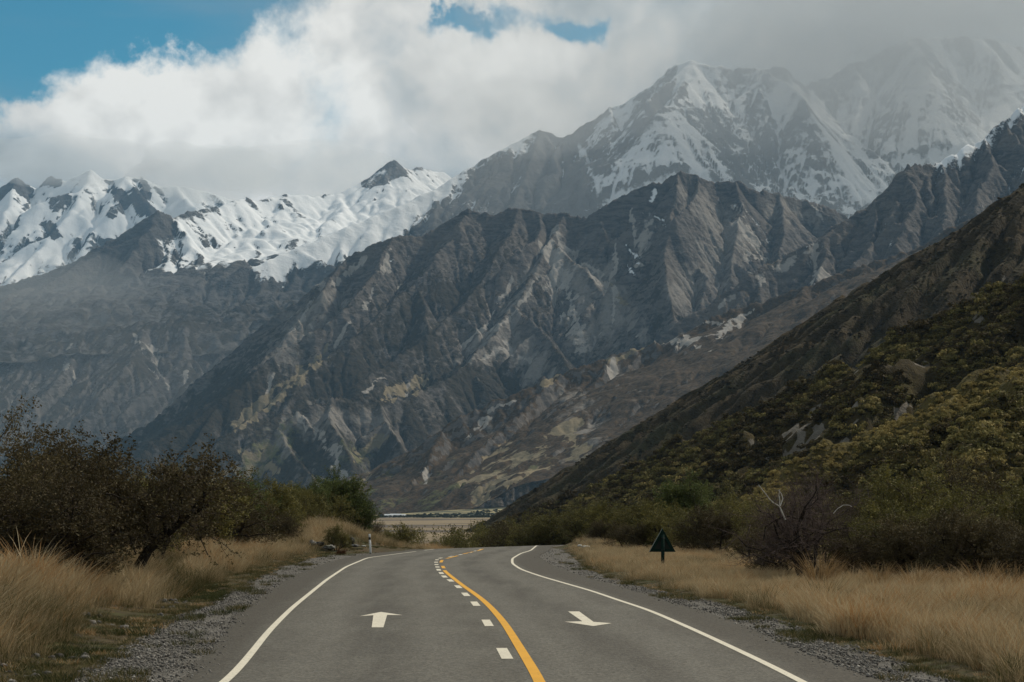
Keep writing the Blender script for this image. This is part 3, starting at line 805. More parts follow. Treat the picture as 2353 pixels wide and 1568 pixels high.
# ---- the farthest snow peaks at the left
def tail_peaks(t):
    X, Y, H, st, cur, fl, PX, PY = (t[k] for k in ('X', 'Y', 'H', 'steep', 'cur', 'flow', 'PX', 'PY'))
    n = fbm(X / 260, Y / 260, 4, 93)
    n2 = fbm(X / 90, Y / 90, 4, 94)
    snow = 1.05 - 0.50 * sstep(0.85, 1.5, st) + cur * 0.1 + n * 0.25 + 0.16 * t['lic']
    for pts, wd in (([(0, 440, 14), (40, 418, 18), (60, 440, 16)], 16), ([(100, 415, 12), (130, 412, 12)], 12), ([(320, 440, 20), (330, 475, 18), (350, 490, 14)], 16),
                    ([(265, 440, 10), (290, 460, 12), (260, 490, 10)], 10), ([(125, 470, 14), (150, 460, 10)], 10), ([(110, 520, 12), (125, 540, 10)], 10)):
        snow = np.where(stroke(PX, PY, pts, wd) > 0, snow - 0.7, snow)
    return dict(material=MAT_FAR, veg=Z0(X), scree=Z0(X) - 0.3, tan=Z0(X), green=Z0(X), snow=snow)


peak_ridges = [
    ([(-640, 520, 12400), (-500, 455, 12500), (-380, 490, 12500), (-220, 450, 12500), (-60, 440, 12500), (0, 430, 12500), (40, 406, 12500), (78, 432, 12500), (115, 402, 12500), (150, 416, 12500), (180, 402, 12500), (210, 386, 12500), (250, 410, 12500),
      (290, 398, 12500), (340, 414, 12600), (400, 424, 12700), (470, 434, 12800), (540, 455, 12900), (640, 470, 13000), (760, 490, 13100)], dict(rough=0.5, steep=1.3)),
    ([(210, 386, 12500), (170, 470, 11950), (100, 560, 11400), (20, 640, 10900)], dict()),
    ([(290, 398, 12500), (340, 470, 12000), (360, 520, 11600)], dict(steep=1.2)),
    ([(290, 398, 12500), (240, 490, 11900), (190, 570, 11400)], dict()),
    ([(40, 406, 12500), (10, 500, 11850), (-60, 590, 11300)], dict()),
    ([(400, 424, 12700), (450, 480, 12200), (480, 510, 11900)], dict()),
]
tag(massif("mountain", -6300, -1000, 10150, 13300, 15.0, peak_ridges, 97, tailor=tail_peaks, slope=0.6, steep=1.1, wst=200, rib=(280, 60), nz=(520, 32), ero=(5, 8000, 45), crag=12, crest=0.9, kids=(320, 260, 700, 0.55)),
    "farthest jagged snow peaks at the left edge under the cloud bank", "mountain", kind='structure')
# ------------------------------------------------------------------ road, verge, valley floor
def G(px, py):
    """photo point on the level road -> (x, Y)"""
    Y = EYE * F / (py - HY)
    return ((px - CX) / F * Y, Y)


def edge(pix, extra=()):
    pts = sorted([G(*p)[::-1] for p in pix] + list(extra))
    ys = np.array([p[0] for p in pts]); xs = np.array([p[1] for p in pts])
    k = (xs[1] - xs[0]) / (ys[1] - ys[0])
    ys = np.concatenate([[ys[0] - 40], ys]); xs = np.concatenate([[xs[0] - k * 12], xs])
    yy = np.arange(-25, 200, 0.5)
    v = np.interp(yy, ys, xs)
    kern = np.exp(-0.5 * (np.arange(-8, 9) / 3.2) ** 2); kern /= kern.sum()
    v = np.convolve(np.pad(v, 8, mode='edge'), kern, 'valid')
    return lambda Y: np.interp(Y, yy, v)


line_l = edge([(523, 1568), (583, 1495), (615, 1453), (670, 1398), (750, 1333), (795, 1303), (845, 1282), (945, 1269), (988, 1263.5)],
              [(105, -3.5), (116, -1.9), (126, 0.2), (150, 6.0), (175, 13.5)])
line_r = edge([(1842, 1566), (1752, 1521), (1677, 1486), (1607, 1453), (1527, 1418), (1487, 1400.6), (1427, 1382), (1362, 1359), (1302, 1342), (1242, 1324.6), (1197, 1309), (1177, 1295.5),
               (1177, 1284), (1197, 1272), (1219.5, 1265.5), (1228.5, 1258)], [(111.5, 1.6), (118, 2.9), (126, 5.4), (150, 12.4), (175, 20)])
seal_l = edge([(425, 1566), (565, 1393), (665, 1328), (750, 1293), (825, 1274.5)], [(92, -6.1), (97, -5.2), (105, -4.1), (116, -2.5), (126, -0.4), (150, 5.4), (175, 12.9)])
seal_r = edge([(2040, 1566), (1902, 1523), (1677, 1423), (1477, 1363), (1342, 1325.6), (1267, 1298), (1237, 1278)], [(95, 2.1), (104.4, 2.5), (111.5, 2.7), (118, 3.8), (126, 6.3), (150, 13.3), (175, 21)])
grav_l = edge([(175, 1566), (320, 1473), (410, 1418), (500, 1383), (575, 1338), (650, 1303), (725, 1280.5), (780, 1273)], [(92, -7.3), (97, -5.9), (105, -4.6), (116, -3.0), (126, -0.9), (150, 4.9), (175, 12.3)])
grav_r = edge([(2152, 1553), (1927, 1473), (1677, 1393), (1477, 1350.6), (1342, 1308), (1312, 1278), (1292, 1262)], [(104, 3.6), (111.5, 3.6), (118, 4.6), (126, 7.0), (150, 14), (175, 21.7)])


def drop(x, Y):
    """the road tips over a crest and runs down to the river flat"""
    t = Y - (97.5 + 2.0 * (np.clip(x, -30, 14) + 4.7) * np.where(x < -4.7, 0.25, 1.0))
    t = np.maximum(t, 0)
    z = np.where(t < 12, -0.004 * t * t, -0.576 - 0.096 * (t - 12))
    floor = -9.0 + 13.0 * np.clip((Y - 300) / 2100.0, 0, 1)
    return np.maximum(z, floor)


def ground_z(x, Y):
    x = np.asarray(x, float); Y = np.asarray(Y, float)
    near = sstep(175, 120, Y)
    dl = grav_l(Y) - x; dr = x - grav_r(Y)
    n = fbm(x / 3.1, Y / 4.0, 3, 301)
    nb = fbm(x / 9.0, Y / 14.0, 3, 302)
    z = np.where((dl < 0) & (dr < 0), -0.06, 0.0)
    bank = 0.25 + 0.55 * np.exp(-((Y - 26) / 8.5) ** 2) + 0.30 * np.exp(-((Y - 56) / 14.0) ** 2)
    hl = sstep(0.4, 3.6, dl) * bank + sstep(3, 9, dl) * 0.12
    # the grassy channel that cuts through the left bank
    ax, ay, bx, by = -6.7, 37.0, -12.0, 57.0
    t = np.clip(((x - ax) * (bx - ax) + (Y - ay) * (by - ay)) / ((bx - ax) ** 2 + (by - ay) ** 2), 0, 1.2)
    dc = np.hypot(x - ax - t * (bx - ax), Y - ay - t * (by - ay))
    hl = hl - 0.38 * np.exp(-(dc / 0.9) ** 2) * sstep(0.2, 2.0, dl)
    hr = sstep(0.2, 3.0, dr) * 0.05 + sstep(4, 16, dr) * 0.05
    z = z + near * (np.where(dl > 0, hl + (n * 0.07 + nb * 0.10) * sstep(0.3, 2.0, dl), 0) + np.where(dr > 0, hr + (n * 0.05 + nb * 0.06) * sstep(0.3, 2.0, dr), 0))
    z = z + 1.15 * np.exp(-((x + 10.6) / 2.6) ** 2 - ((Y - 97) / 8.0) ** 2) + 0.42 * np.exp(-((x - 4.6) / 1.5) ** 2 - ((Y - 104) / 4.0) ** 2)
    z = z + 1.05 * np.exp(-((x + 5.8) / 2.6) ** 2 - ((Y - 122) / 5.0) ** 2)
    z = z + drop(x, Y)
    # the alluvial fan under the mountain foot, higher to the right
    fan = sstep(2350, 3150, Y) * (3.0 + 20.0 * sstep(-320, 60, x))
    far = sstep(200, 600, Y)
    return z + fan + far * fbm(x / 120.0, Y / 160.0, 3, 305) * 0.5


def graded(lo, a, b, hi, step, grow):
    core = list(np.arange(a, b + step / 2, step))
    s = step; v = b; right = []
    while v < hi:
        s *= grow; v += s; right.append(v)
    s = step; v = a; left = []
    while v > lo:
        s *= grow; v -= s; left.append(v)
    return np.array(left[::-1] + core + right)


gx_ = graded(-9000, -30, 26, 9000, 0.55, 1.10)
gy_ = graded(-70, 4, 128, 15000, 0.6, 1.06)
GX, GY = np.meshgrid(gx_, gy_)
GZ = ground_z(GX, GY)

m_ground, b = material("earth_and_dry_turf")
pos = b.node('ShaderNodeNewGeometry').outputs['Position']
n1 = b.noise(pos, 0.5, 5, 0.6); n2 = b.noise(pos, 3.0, 5, 0.65)
near_col = b.mix(b.ramp(n1, 0.38, 0.62), (0.085, 0.062, 0.034), (0.055, 0.060, 0.022))
near_col = b.mix(b.ramp(n2, 0.35, 0.7), near_col, (0.045, 0.036, 0.024))
# river flat: long bands of stones, dry grass and low scrub, lying across the valley
bp = b.v('MULTIPLY', pos, (0.0026, 0.0045, 0.0))
bn = b.noise(bp, 1.0, 6, 0.6)
bn2 = b.noise(b.v('MULTIPLY', pos, (0.008, 0.011, 0.0)), 1.0, 6, 0.7)
flat = b.mix(b.ramp(bn, 0.38, 0.55), (0.092, 0.078, 0.068), (0.25, 0.20, 0.13))
flat = b.mix(b.m('MULTIPLY', b.ramp(bn2, 0.5, 0.68), 0.7), flat, (0.085, 0.073, 0.060))
fanc = b.mix(b.ramp(b.noise(b.v('MULTIPLY', pos, (0.006, 0.012, 0.0)), 1.0, 5, 0.65), 0.46, 0.56), (0.34, 0.29, 0.16), (0.055, 0.062, 0.045))
flat = b.mix(b.attr('fan'), flat, fanc)
col = b.mix(b.attr('far'), near_col, flat)
finish(b, col, 0.95, (n2, 0.7, 0.05), 0.1)
me = mesh_np("ground", np.stack([GX, GY, GZ], -1).reshape(-1, 3), grid_faces(len(gy_), len(gx_)), [m_ground], smooth=True,
             attrs={'far': sstep(150, 330, GY), 'fan': sstep(2300, 2450, GY - fbm(GX / 300, GY / 300, 3, 5) * 120)})
tag(add("ground", me), "dry turf verges and the brown river flat beyond", "ground", kind='structure')


def strip(fa, fb, y0, y1, dy, ncol, z, ragged=(0, 0), seed=0):
    ys = np.arange(y0, y1 + dy / 2, dy)
    a = fa(ys); c = fb(ys)
    a = a + fbm(ys / 0.9, ys * 0 + 3.3, 4, seed) * ragged[0]; c = c + fbm(ys / 0.9, ys * 0 + 8.3, 4, seed + 1) * ragged[1]
    t = np.linspace(0, 1, ncol)
    X = a[:, None] * (1 - t) + c[:, None] * t
    Y = np.repeat(ys[:, None], ncol, 1)
    Z = drop(X, Y) + z
    return np.stack([X, Y, Z], -1).reshape(-1, 3), grid_faces(len(ys), ncol), t


# chip seal
m_road, b = material("worn_chip_seal")
pos = b.node('ShaderNodeNewGeometry').outputs['Position']
c1 = b.noise(pos, 0.35, 4, 0.6); c2 = b.noise(pos, 42.0, 3, 0.7); c3 = b.noise(b.v('MULTIPLY', pos, (1.0, 0.10, 1.0)), 2.0, 4, 0.6)
vor = b.node('ShaderNodeTexVoronoi', {'Vector': pos, 'Scale': 30.0})
base = b.mix(b.ramp(c1, 0.3, 0.7), (0.096, 0.092, 0.079), (0.120, 0.115, 0.098))
base = b.mix(b.m('MULTIPLY', b.ramp(c3, 0.4, 0.7), 0.75), base, (0.080, 0.074, 0.062))
base = b.mix(b.m('MULTIPLY', b.attr('track'), 0.75), base, (0.130, 0.125, 0.108))
base = b.mix(b.m('MULTIPLY', b.m('MULTIPLY', b.attr('oil'), b.ramp(c3, 0.25, 0.6)), 0.6), base, (0.062, 0.058, 0.050))
base = b.mix(b.attr('shoulder'), base, (0.064, 0.058, 0.047))
chip = b.mix(0.5, b.node('ShaderNodeSeparateColor', {'Color': vor.outputs['Color']}).outputs[0], c2)
base = b.mix(1.0, base, b.mix(chip, (0.3, 0.3, 0.3), (1.7, 1.7, 1.7)), 'MULTIPLY')
finish(b, base, 0.85, (b.m('ADD', vor.outputs['Distance'], c2), 0.5, 0.01), 0.25)
V, Fq, t = strip(seal_l, seal_r, -20, 172, 0.5, 25, 0.0, (0.10, 0.08), 40)
YY = V[:, 1]; XX = V[:, 0]
u = (XX - line_l(YY)) / (line_r(YY) - line_l(YY))
track = sum(np.exp(-((u - c) / 0.045) ** 2) for c in (0.14, 0.38, 0.62, 0.86))
oil = sum(np.exp(-((u - c) / 0.055) ** 2) for c in (0.26, 0.74))
sh = np.maximum(sstep(0.0, -0.05, u), sstep(1.0, 1.05, u))
road = add("road", mesh_np("road", V, Fq, [m_road], smooth=True, attrs={'track': track, 'shoulder': sh, 'oil': oil}))
tag(road, "two lane chip seal road bending left then right over a crest", "road", kind='structure')

m_grav, b = material("shoulder_gravel")
pos = b.node('ShaderNodeNewGeometry').outputs['Position']
vor = b.node('ShaderNodeTexVoronoi', {'Vector': pos, 'Scale': 16.0})
vor2 = b.node('ShaderNodeTexVoronoi', {'Vector': pos, 'Scale': 45.0})
g1 = b.noise(pos, 0.8, 4, 0.6)
gc = b.mix(b.node('ShaderNodeSeparateColor', {'Color': vor.outputs['Color']}).outputs[0], (0.075, 0.070, 0.062), (0.235, 0.225, 0.205))
gc = b.mix(0.45, gc, b.mix(b.node('ShaderNodeSeparateColor', {'Color': vor2.outputs['Color']}).outputs[0], (0.055, 0.05, 0.045), (0.22, 0.21, 0.19)))
gc = b.mix(b.m('MULTIPLY', b.ramp(g1, 0.5, 0.72), 0.55), gc, (0.075, 0.066, 0.045))
finish(b, gc, 0.95, (b.m('ADD', vor.outputs['Distance'], b.m('MULTIPLY', vor2.outputs['Distance'], 0.4)), 1.0, 0.05), 0.2)
for fa, fb, lab, sd in ((lambda y: grav_l(y) - 0.1, lambda y: seal_l(y) + 0.3, "grey gravel shoulder along the left edge of the road", 50),
                        (lambda y: seal_r(y) - 0.3, lambda y: grav_r(y) + 0.1, "grey gravel shoulder along the right edge of the road", 60)):
    V, Fq, t = strip(fa, fb, -20, 172, 0.4, 9, -0.012, (0.12, 0.12), sd)
    V[:, 2] += fbm(V[:, 0] / 0.5, V[:, 1] / 0.5, 3, sd) * 0.006 - 0.004
    tag(add("gravel_shoulder", mesh_np("gravel_shoulder", V, Fq, [m_grav], smooth=True)), lab, "gravel", kind='structure')


# painted markings, 4 mm proud of the seal
def paint(name, colr, wear):
    m, b = material(name)
    pos = b.node('ShaderNodeNewGeometry').outputs['Position']
    n = b.noise(pos, 26.0, 4, 0.7); n2 = b.noise(pos, 2.5, 4, 0.6)
    c = b.mix(b.m('MULTIPLY', b.ramp(n2, 0.35, 0.75), 0.35), colr, tuple(v * 0.72 for v in colr))
    c = b.mix(b.ramp(n, wear, wear + 0.12), c, tuple(v * 0.40 + 0.03 for v in colr))
    finish(b, c, 0.75, (n, 0.4, 0.006), 0.3)
    return m


m_white = paint("road_paint_white", (0.68, 0.64, 0.53), 0.555)
m_yellow = paint("road_paint_yellow", (0.70, 0.36, 0.03), 0.59)


def ribbon(name, pts, width, mat, label=None, ends=None):
    """painted line of constant width along ground points (x, Y)"""
    pts = np.array(pts, float)
    d_ = np.gradient(pts, axis=0)
    d_ /= np.linalg.norm(d_, axis=1)[:, None] + 1e-9
    nrm = np.stack([-d_[:, 1], d_[:, 0]], 1) * width / 2
    q = np.stack([pts + nrm, pts - nrm], 1).reshape(-1, 2)
    V = np.column_stack([q, drop(q[:, 0], q[:, 1]) + 0.005])
    n = len(pts); i = np.arange(n - 1) * 2
    o = add(name, mesh_np(name, V, np.stack([i + 1, i, i + 2, i + 3], 1)[:, ::-1], [mat]), parent=road)
    if label:
        o['label'] = label
    return o


def seg_pts(fn, y0, y1, dy=0.5):
    ys = np.arange(y0, y1 + dy / 2, dy)
    return np.column_stack([fn(ys), ys])


ribbon("edge_line", seg_pts(line_l, -18, 91.0), 0.102, m_white, "white line along the left edge")
ribbon("edge_line", seg_pts(line_l, 94.0, 97.5), 0.102, m_white, "short white piece of the left edge line at the crest")
ribbon("edge_line", seg_pts(line_r, -18, 168), 0.102, m_white, "white line along the right edge")
yel = edge([(1244, 1568), (1213, 1520), (1189, 1480), (1160, 1433), (1130, 1398), (1105, 1375), (1062, 1345), (1034, 1323), (1021, 1312), (1016, 1298), (1014, 1289)],
           [(72.8, -3.05), (77, -2.85)])
ribbon("centre_line", seg_pts(yel, -18, G(0, 1311)[1]), 0.125, m_yellow, "solid yellow no overtaking line")
for (a, c) in (((1020, 1306.5), (1017, 1301)), ((1013, 1293), (1016, 1287.5)), ((1026, 1284), (1052, 1277.5)), ((1064, 1273.5), (1087, 1268.5)), ((1097, 1266.5), (1110, 1261.8))):
    p, q_ = np.array(G(*a)), np.array(G(*c))
    ribbon("centre_dash", [p + (q_ - p) * k / 4 for k in range(5)], 0.125, m_yellow)
whites = [(1159, 1502), (1120, 1432), (1092, 1388), (1070, 1366.5), (1053, 1349), (1035, 1334.5), (1021, 1325.5), (1014, 1317.5), (1008, 1310), (1005, 1303.5), (1003, 1298), (1002, 1292.5),
          (1004, 1287), (1012, 1283), (1036, 1279), (1058, 1275), (1080, 1270.5), (1092, 1266.5), (1104, 1262.5)]
wp = [np.array(G(*p)) for p in whites]
wp = [wp[0] + (wp[0] - wp[1]) * 1.1] + wp
for k, p in enumerate(wp):
    a = wp[max(k - 1, 0)]; c = wp[min(k + 1, len(wp) - 1)]
    dv = (c - a) / np.linalg.norm(c - a)
    ln = 1.75 if p[1] < 60 else 1.3
    ribbon("lane_dash", [p + dv * ln * s for s in (-0.5, 0, 0.5)], 0.145, m_white)


def arrow(pix, label):
    pts = [G(*p) for p in pix]
    bm_v = np.array([(x, y, 0.005) for x, y in pts])
    # tip, left barb, left notch, shaft end left, shaft end right, right notch, right barb
    me = bpy.data.meshes.new("direction_arrow")
    me.from_pydata([tuple(v) for v in bm_v], [], [(0, 1, 2), (0, 2, 5), (0, 5, 6), (2, 3, 4, 5)])
    me.materials.append(m_white); me.update()
    o = add("direction_arrow", me, parent=road)
    o['label'] = label


arrow([(875, 1407), (826, 1416.8), (858, 1414.6), (854, 1442.6), (881, 1442.6), (889.5, 1414), (925.5, 1414.4)], "white arrow pointing ahead in the left lane")
arrow([(1363.6, 1439.6), (1406, 1433), (1364, 1430), (1331, 1406), (1305.5, 1406), (1338, 1428.6), (1297, 1429.6)], "white arrow pointing back along the right lane")

# ------------------------------------------------------------------ the hill on the right: three spurs, one behind the other
def hill_material(name, c_dark, c_mid, c_patch, pale=(0.17, 0.155, 0.132), s=1.0):
    m, b = material(name)
    pos = b.node('ShaderNodeNewGeometry').outputs['Position']
    n1 = b.noise(pos, 0.05 / s, 5, 0.6); n2 = b.noise(pos, 0.28 / s, 6, 0.65); n3 = b.noise(pos, 1.2 / s, 4, 0.65)
    c = b.mix(b.ramp(n2, 0.36, 0.62), c_dark, c_mid)
    c = b.mix(b.m('MULTIPLY', b.ramp(b.m('ADD', n1, b.m('MULTIPLY', b.m('SUBTRACT', n3, 0.5), 0.5)), 0.45, 0.66), 0.7), c, c_patch)  # third colour in broad patches placed by noise
    pm = b.m('ADD', b.attr('scree'), b.m('MULTIPLY', b.m('SUBTRACT', n2, 0.5), 1.2))
    c = b.mix(b.ramp(pm, 0.45, 0.6), c, b.mix(n3, tuple(v * 0.7 for v in pale), tuple(v * 1.3 for v in pale)))
    finish(b, c, 0.95, (b.m('ADD', n2, b.m('MULTIPLY', n3, 0.5)), 1.0, 1.2 * s), 0.1)
    return m


MAT_H3 = hill_material("brown_hillside", (0.034, 0.027, 0.016), (0.060, 0.046, 0.025), (0.052, 0.052, 0.026), s=2.2)
MAT_H2 = hill_material("scrub_hillside", (0.030, 0.024, 0.012), (0.058, 0.044, 0.020), (0.070, 0.062, 0.022))
MAT_H1 = hill_material("tussock_hillside", (0.045, 0.037, 0.015), (0.095, 0.077, 0.028), (0.120, 0.100, 0.035))
HILL = {}


def tail_hill(key, mat, pale):
    def f(t):
        X, Y, PX, PY = (t[k] for k in ('X', 'Y', 'PX', 'PY'))
        sc = Z0(X) - 0.4
        for pts, wd in pale:
            sc = np.maximum(sc, stroke(PX, PY, pts, wd) * 1.6 + 0.45)
        HILL[key] = dict(X=X, Y=Y, H=t['H'], PX=PX, PY=PY, scree=sc)
        return dict(material=mat, scree=sc)
    return f


hill_a = [([(1250, 1230, 1000), (1480, 1088, 1000), (1600, 1005, 1000), (1700, 930, 1000), (1900, 788, 1000), (1960, 735, 1000), (2050, 668, 1000), (2140, 590, 1000), (2230, 509, 1000), (2353, 420, 1000), (2600, 250, 1000)], dict(rough=0.10, step=30)),
          ([(2230, 510, 1000), (2120, 690, 930), (1960, 850, 860), (1800, 980, 800)], dict(step=30)),
          ([(2420, 400, 1000), (2330, 560, 920), (2180, 720, 840), (2000, 860, 770)], dict(step=30))]
tag(massif("hill", -60, 430, 640, 1090, 3.2, hill_a, 111, base=-10, slope=0.62, steep=0.70, wst=20, rib=(40, 3), nz=(60, 2.2), ero=(4, 9000, 40), crag=0.7,
           tailor=tail_hill('a', MAT_H3, [([(1905, 905, 3), (1960, 870, 3)], 3), ([(2290, 690, 4), (2330, 690, 4)], 4)])),
    "dark brown hillside rising out of frame behind the scrub covered spur", "hill", kind='structure')
hill_b = [([(1120, 1222, 660), (1150, 1211, 650), (1200, 1190, 620), (1250, 1168, 600), (1400, 1098, 560), (1610, 1000, 520), (1750, 930, 500), (1900, 866, 480), (2030, 800, 465), (2150, 738, 450), (2353, 648, 430),
           (2700, 500, 400)], dict(rough=0.08, step=15)),
          ([(1900, 870, 480), (1780, 980, 440), (1640, 1080, 400)], dict(step=15)),
          ([(2200, 720, 445), (2080, 850, 400), (1960, 950, 370)], dict(step=15))]
tag(massif("hill", -30, 190, 280, 720, 2.0, hill_b, 121, base=-10, slope=0.58, steep=0.66, wst=15, rib=(26, 2.0), nz=(30, 1.2), ero=(3, 7000, 40), crag=0.6,
           tailor=tail_hill('b', MAT_H2, [([(1930, 955, 34), (1975, 905, 52), (2015, 905, 40), (1960, 975, 30)], 40), ([(2150, 795, 6), (2200, 785, 10)], 8), ([(2300, 715, 6), (2345, 695, 10)], 8)])),
    "scrub covered hill spur sloping down to the road from the right", "hill", kind='structure')
hill_c = [([(1640, 1185, 255), (1700, 1155, 258), (1780, 1108, 262), (1860, 1058, 266), (1950, 1008, 270), (2030, 968, 272), (2100, 938, 275), (2200, 890, 278), (2353, 812, 280), (2700, 640, 290)], dict(rough=0.10, step=8)),
          ([(2230, 880, 278), (2160, 980, 255), (2080, 1060, 235)], dict(step=10)),
          ([(2420, 790, 280), (2330, 900, 252), (2250, 1000, 228)], dict(step=10))]
tag(massif("hill", 10, 125, 165, 325, 1.25, hill_c, 131, base=-4, slope=0.55, steep=0.60, wst=10, rib=(14, 1.0), nz=(18, 0.6), ero=(2, 5000, 30), crag=0.25,
           tailor=tail_hill('c', MAT_H1, [])),
    "nearest hill spur on the right with a golden tussock crest", "hill", kind='structure')
# ------------------------------------------------------------------ scattering (one object that carries its own sample tufts)
def scatter(name, protos, mats, P3, rot, scl, var, tint, smooth=False):
    """protos: list of (V, F, vertex attribute). The sample pieces live in the mesh itself and are copied onto its loose points."""
    Vs, Fs, mark, va = [], [], [], []
    off = 0
    for k, (V, Fc, a) in enumerate(protos):
        Vs.append(V); Fs.append(np.asarray(Fc) + off); off += len(V)
        mark.append(np.full(len(V), k + 1)); va.append(a)
    n = len(P3)
    Vall = np.concatenate(Vs + [P3]); mk = np.concatenate(mark + [np.zeros(n, int)])
    z = lambda arr, d: np.concatenate([np.full(off, d, float), np.asarray(arr, float)])
    me = mesh_np(name, Vall, Fs, mats, smooth, attrs={'piece': mk, 'turn': z(rot, 0), 'grow': z(scl, 1), 'kindno': np.concatenate([np.zeros(off, int), var + 1]), 'tint': z(tint, 0.5),
                                                      'shade': np.concatenate(va + [np.zeros(n)])})
    o = add(name, me)
    ng = bpy.data.node_groups.new(name, 'GeometryNodeTree')
    ng.interface.new_socket("Geometry", in_out='INPUT', socket_type='NodeSocketGeometry')
    ng.interface.new_socket("Geometry", in_out='OUTPUT', socket_type='NodeSocketGeometry')
    N, L = ng.nodes, ng.links
    gi = N.new('NodeGroupInput'); go = N.new('NodeGroupOutput')

    def named(nm, typ):
        q = N.new('GeometryNodeInputNamedAttribute'); q.data_type = typ; q.inputs['Name'].default_value = nm
        return q.outputs['Attribute']

    def equal(sock, v):
        q = N.new('FunctionNodeCompare'); q.data_type = 'INT'; q.operation = 'EQUAL'
        L.new(sock, q.inputs[2]); q.inputs[3].default_value = v
        return q.outputs[0]

    def part(v):
        q = N.new('GeometryNodeSeparateGeometry'); q.domain = 'POINT'
        L.new(gi.outputs[0], q.inputs['Geometry']); L.new(equal(named('piece', 'INT'), v), q.inputs['Selection'])
        return q.outputs[0]
    pts = part(0)
    join = N.new('GeometryNodeJoinGeometry')
    cx = N.new('ShaderNodeCombineXYZ'); L.new(named('turn', 'FLOAT'), cx.inputs['Z'])
    for k in range(len(protos)):
        i = N.new('GeometryNodeInstanceOnPoints')
        L.new(pts, i.inputs['Points']); L.new(equal(named('kindno', 'INT'), k + 1), i.inputs['Selection'])
        L.new(part(k + 1), i.inputs['Instance']); L.new(cx.outputs[0], i.inputs['Rotation']); L.new(named('grow', 'FLOAT'), i.inputs['Scale'])
        L.new(i.outputs[0], join.inputs[0])
    L.new(join.outputs[0], go.inputs[0])
    md = o.modifiers.new("copies", 'NODES'); md.node_group = ng
    return o


def tint_material(name, stops, rough=0.9, trans=0.0, per_vertex=0.35):
    """colour by the copy's own tint, with a little of each blade's or leaf's own shade"""
    m, b = material(name)
    t = b.attr('tint', 'INSTANCER')
    r = b.node('ShaderNodeValToRGB', {'Fac': b.m('ADD', t, b.m('MULTIPLY', b.m('SUBTRACT', b.attr('shade'), 0.5), per_vertex))})
    el = r.color_ramp.elements
    while len(el) < len(stops):
        el.new(0.5)
    for e, (p, c) in zip(el, stops):
        e.position = p; e.color = tuple(c) + (1,)
    p = finish(b, r.outputs[0], rough, None, 0.15)
    if trans:
        tr = b.node('ShaderNodeBsdfTranslucent', {'Color': r.outputs[0]})
        mx = b.node('ShaderNodeMixShader', {'Fac': trans})
        b.l.new(p.outputs[0], mx.inputs[1]); b.l.new(tr.outputs[0], mx.inputs[2])
        b.l.new(mx.outputs[0], [n for n in b.n if n.type == 'OUTPUT_MATERIAL'][0].inputs['Surface'])
    return m


def grass_tuft(seed, blades=48, h=0.5, spread=0.22, lean=0.22, wdt=0.007):
    r = np.random.default_rng(seed)
    V, Fc, A = [], [], []
    for _ in range(blades):
        a = r.uniform(0, 2 * np.pi); rr = spread * np.sqrt(r.uniform())
        bx, by = rr * np.cos(a), rr * np.sin(a)
        hh = h * r.uniform(0.55, 1.15)
        la = a + r.normal(0, 0.8); ll = hh * (0.25 + 0.55 * r.uniform()) * (0.4 + rr / spread)
        ox, oy = ll * np.cos(la) + lean * hh, ll * np.sin(la)
        wa = r.uniform(0, np.pi); wx, wy = wdt * np.cos(wa) * 0.5, wdt * np.sin(wa) * 0.5
        s = r.uniform()
        i = len(V)
        for t, wf in ((0, 1.0), (0.45, 0.9), (0.8, 0.6)):
            px, py, pz = bx + ox * t ** 1.8, by + oy * t ** 1.8, hh * t * (1 - 0.18 * t * t)
            V += [(px - wx * wf, py - wy * wf, pz), (px + wx * wf, py + wy * wf, pz)]
            A += [s, s]
        V.append((bx + ox, by + oy, hh * 0.84)); A.append(min(1, s + 0.15))
        Fc += [(i, i + 1, i + 3), (i, i + 3, i + 2), (i + 2, i + 3, i + 5), (i + 2, i + 5, i + 4), (i + 4, i + 5, i + 6)]
    return np.array(V), np.array(Fc), np.array(A)


rg = np.random.default_rng(5)
m_grass = tint_material("dry_grass", [(0.0, (0.030, 0.042, 0.012)), (0.22, (0.090, 0.085, 0.030)), (0.42, (0.25, 0.190, 0.105)), (0.70, (0.45, 0.360, 0.218)), (0.86, (0.53, 0.440, 0.285)), (1.0, (0.40, 0.235, 0.10))], 0.8, 0.25)
protos = [grass_tuft(1), grass_tuft(2, 54, 0.42, 0.26), grass_tuft(3, 40, 0.6, 0.18), grass_tuft(4, 60, 0.34, 0.3, 0.12), grass_tuft(6, 80, 0.17, 0.26, 0.05, 0.009), grass_tuft(8, 14, 0.66, 0.12, 0.10, 0.006)]

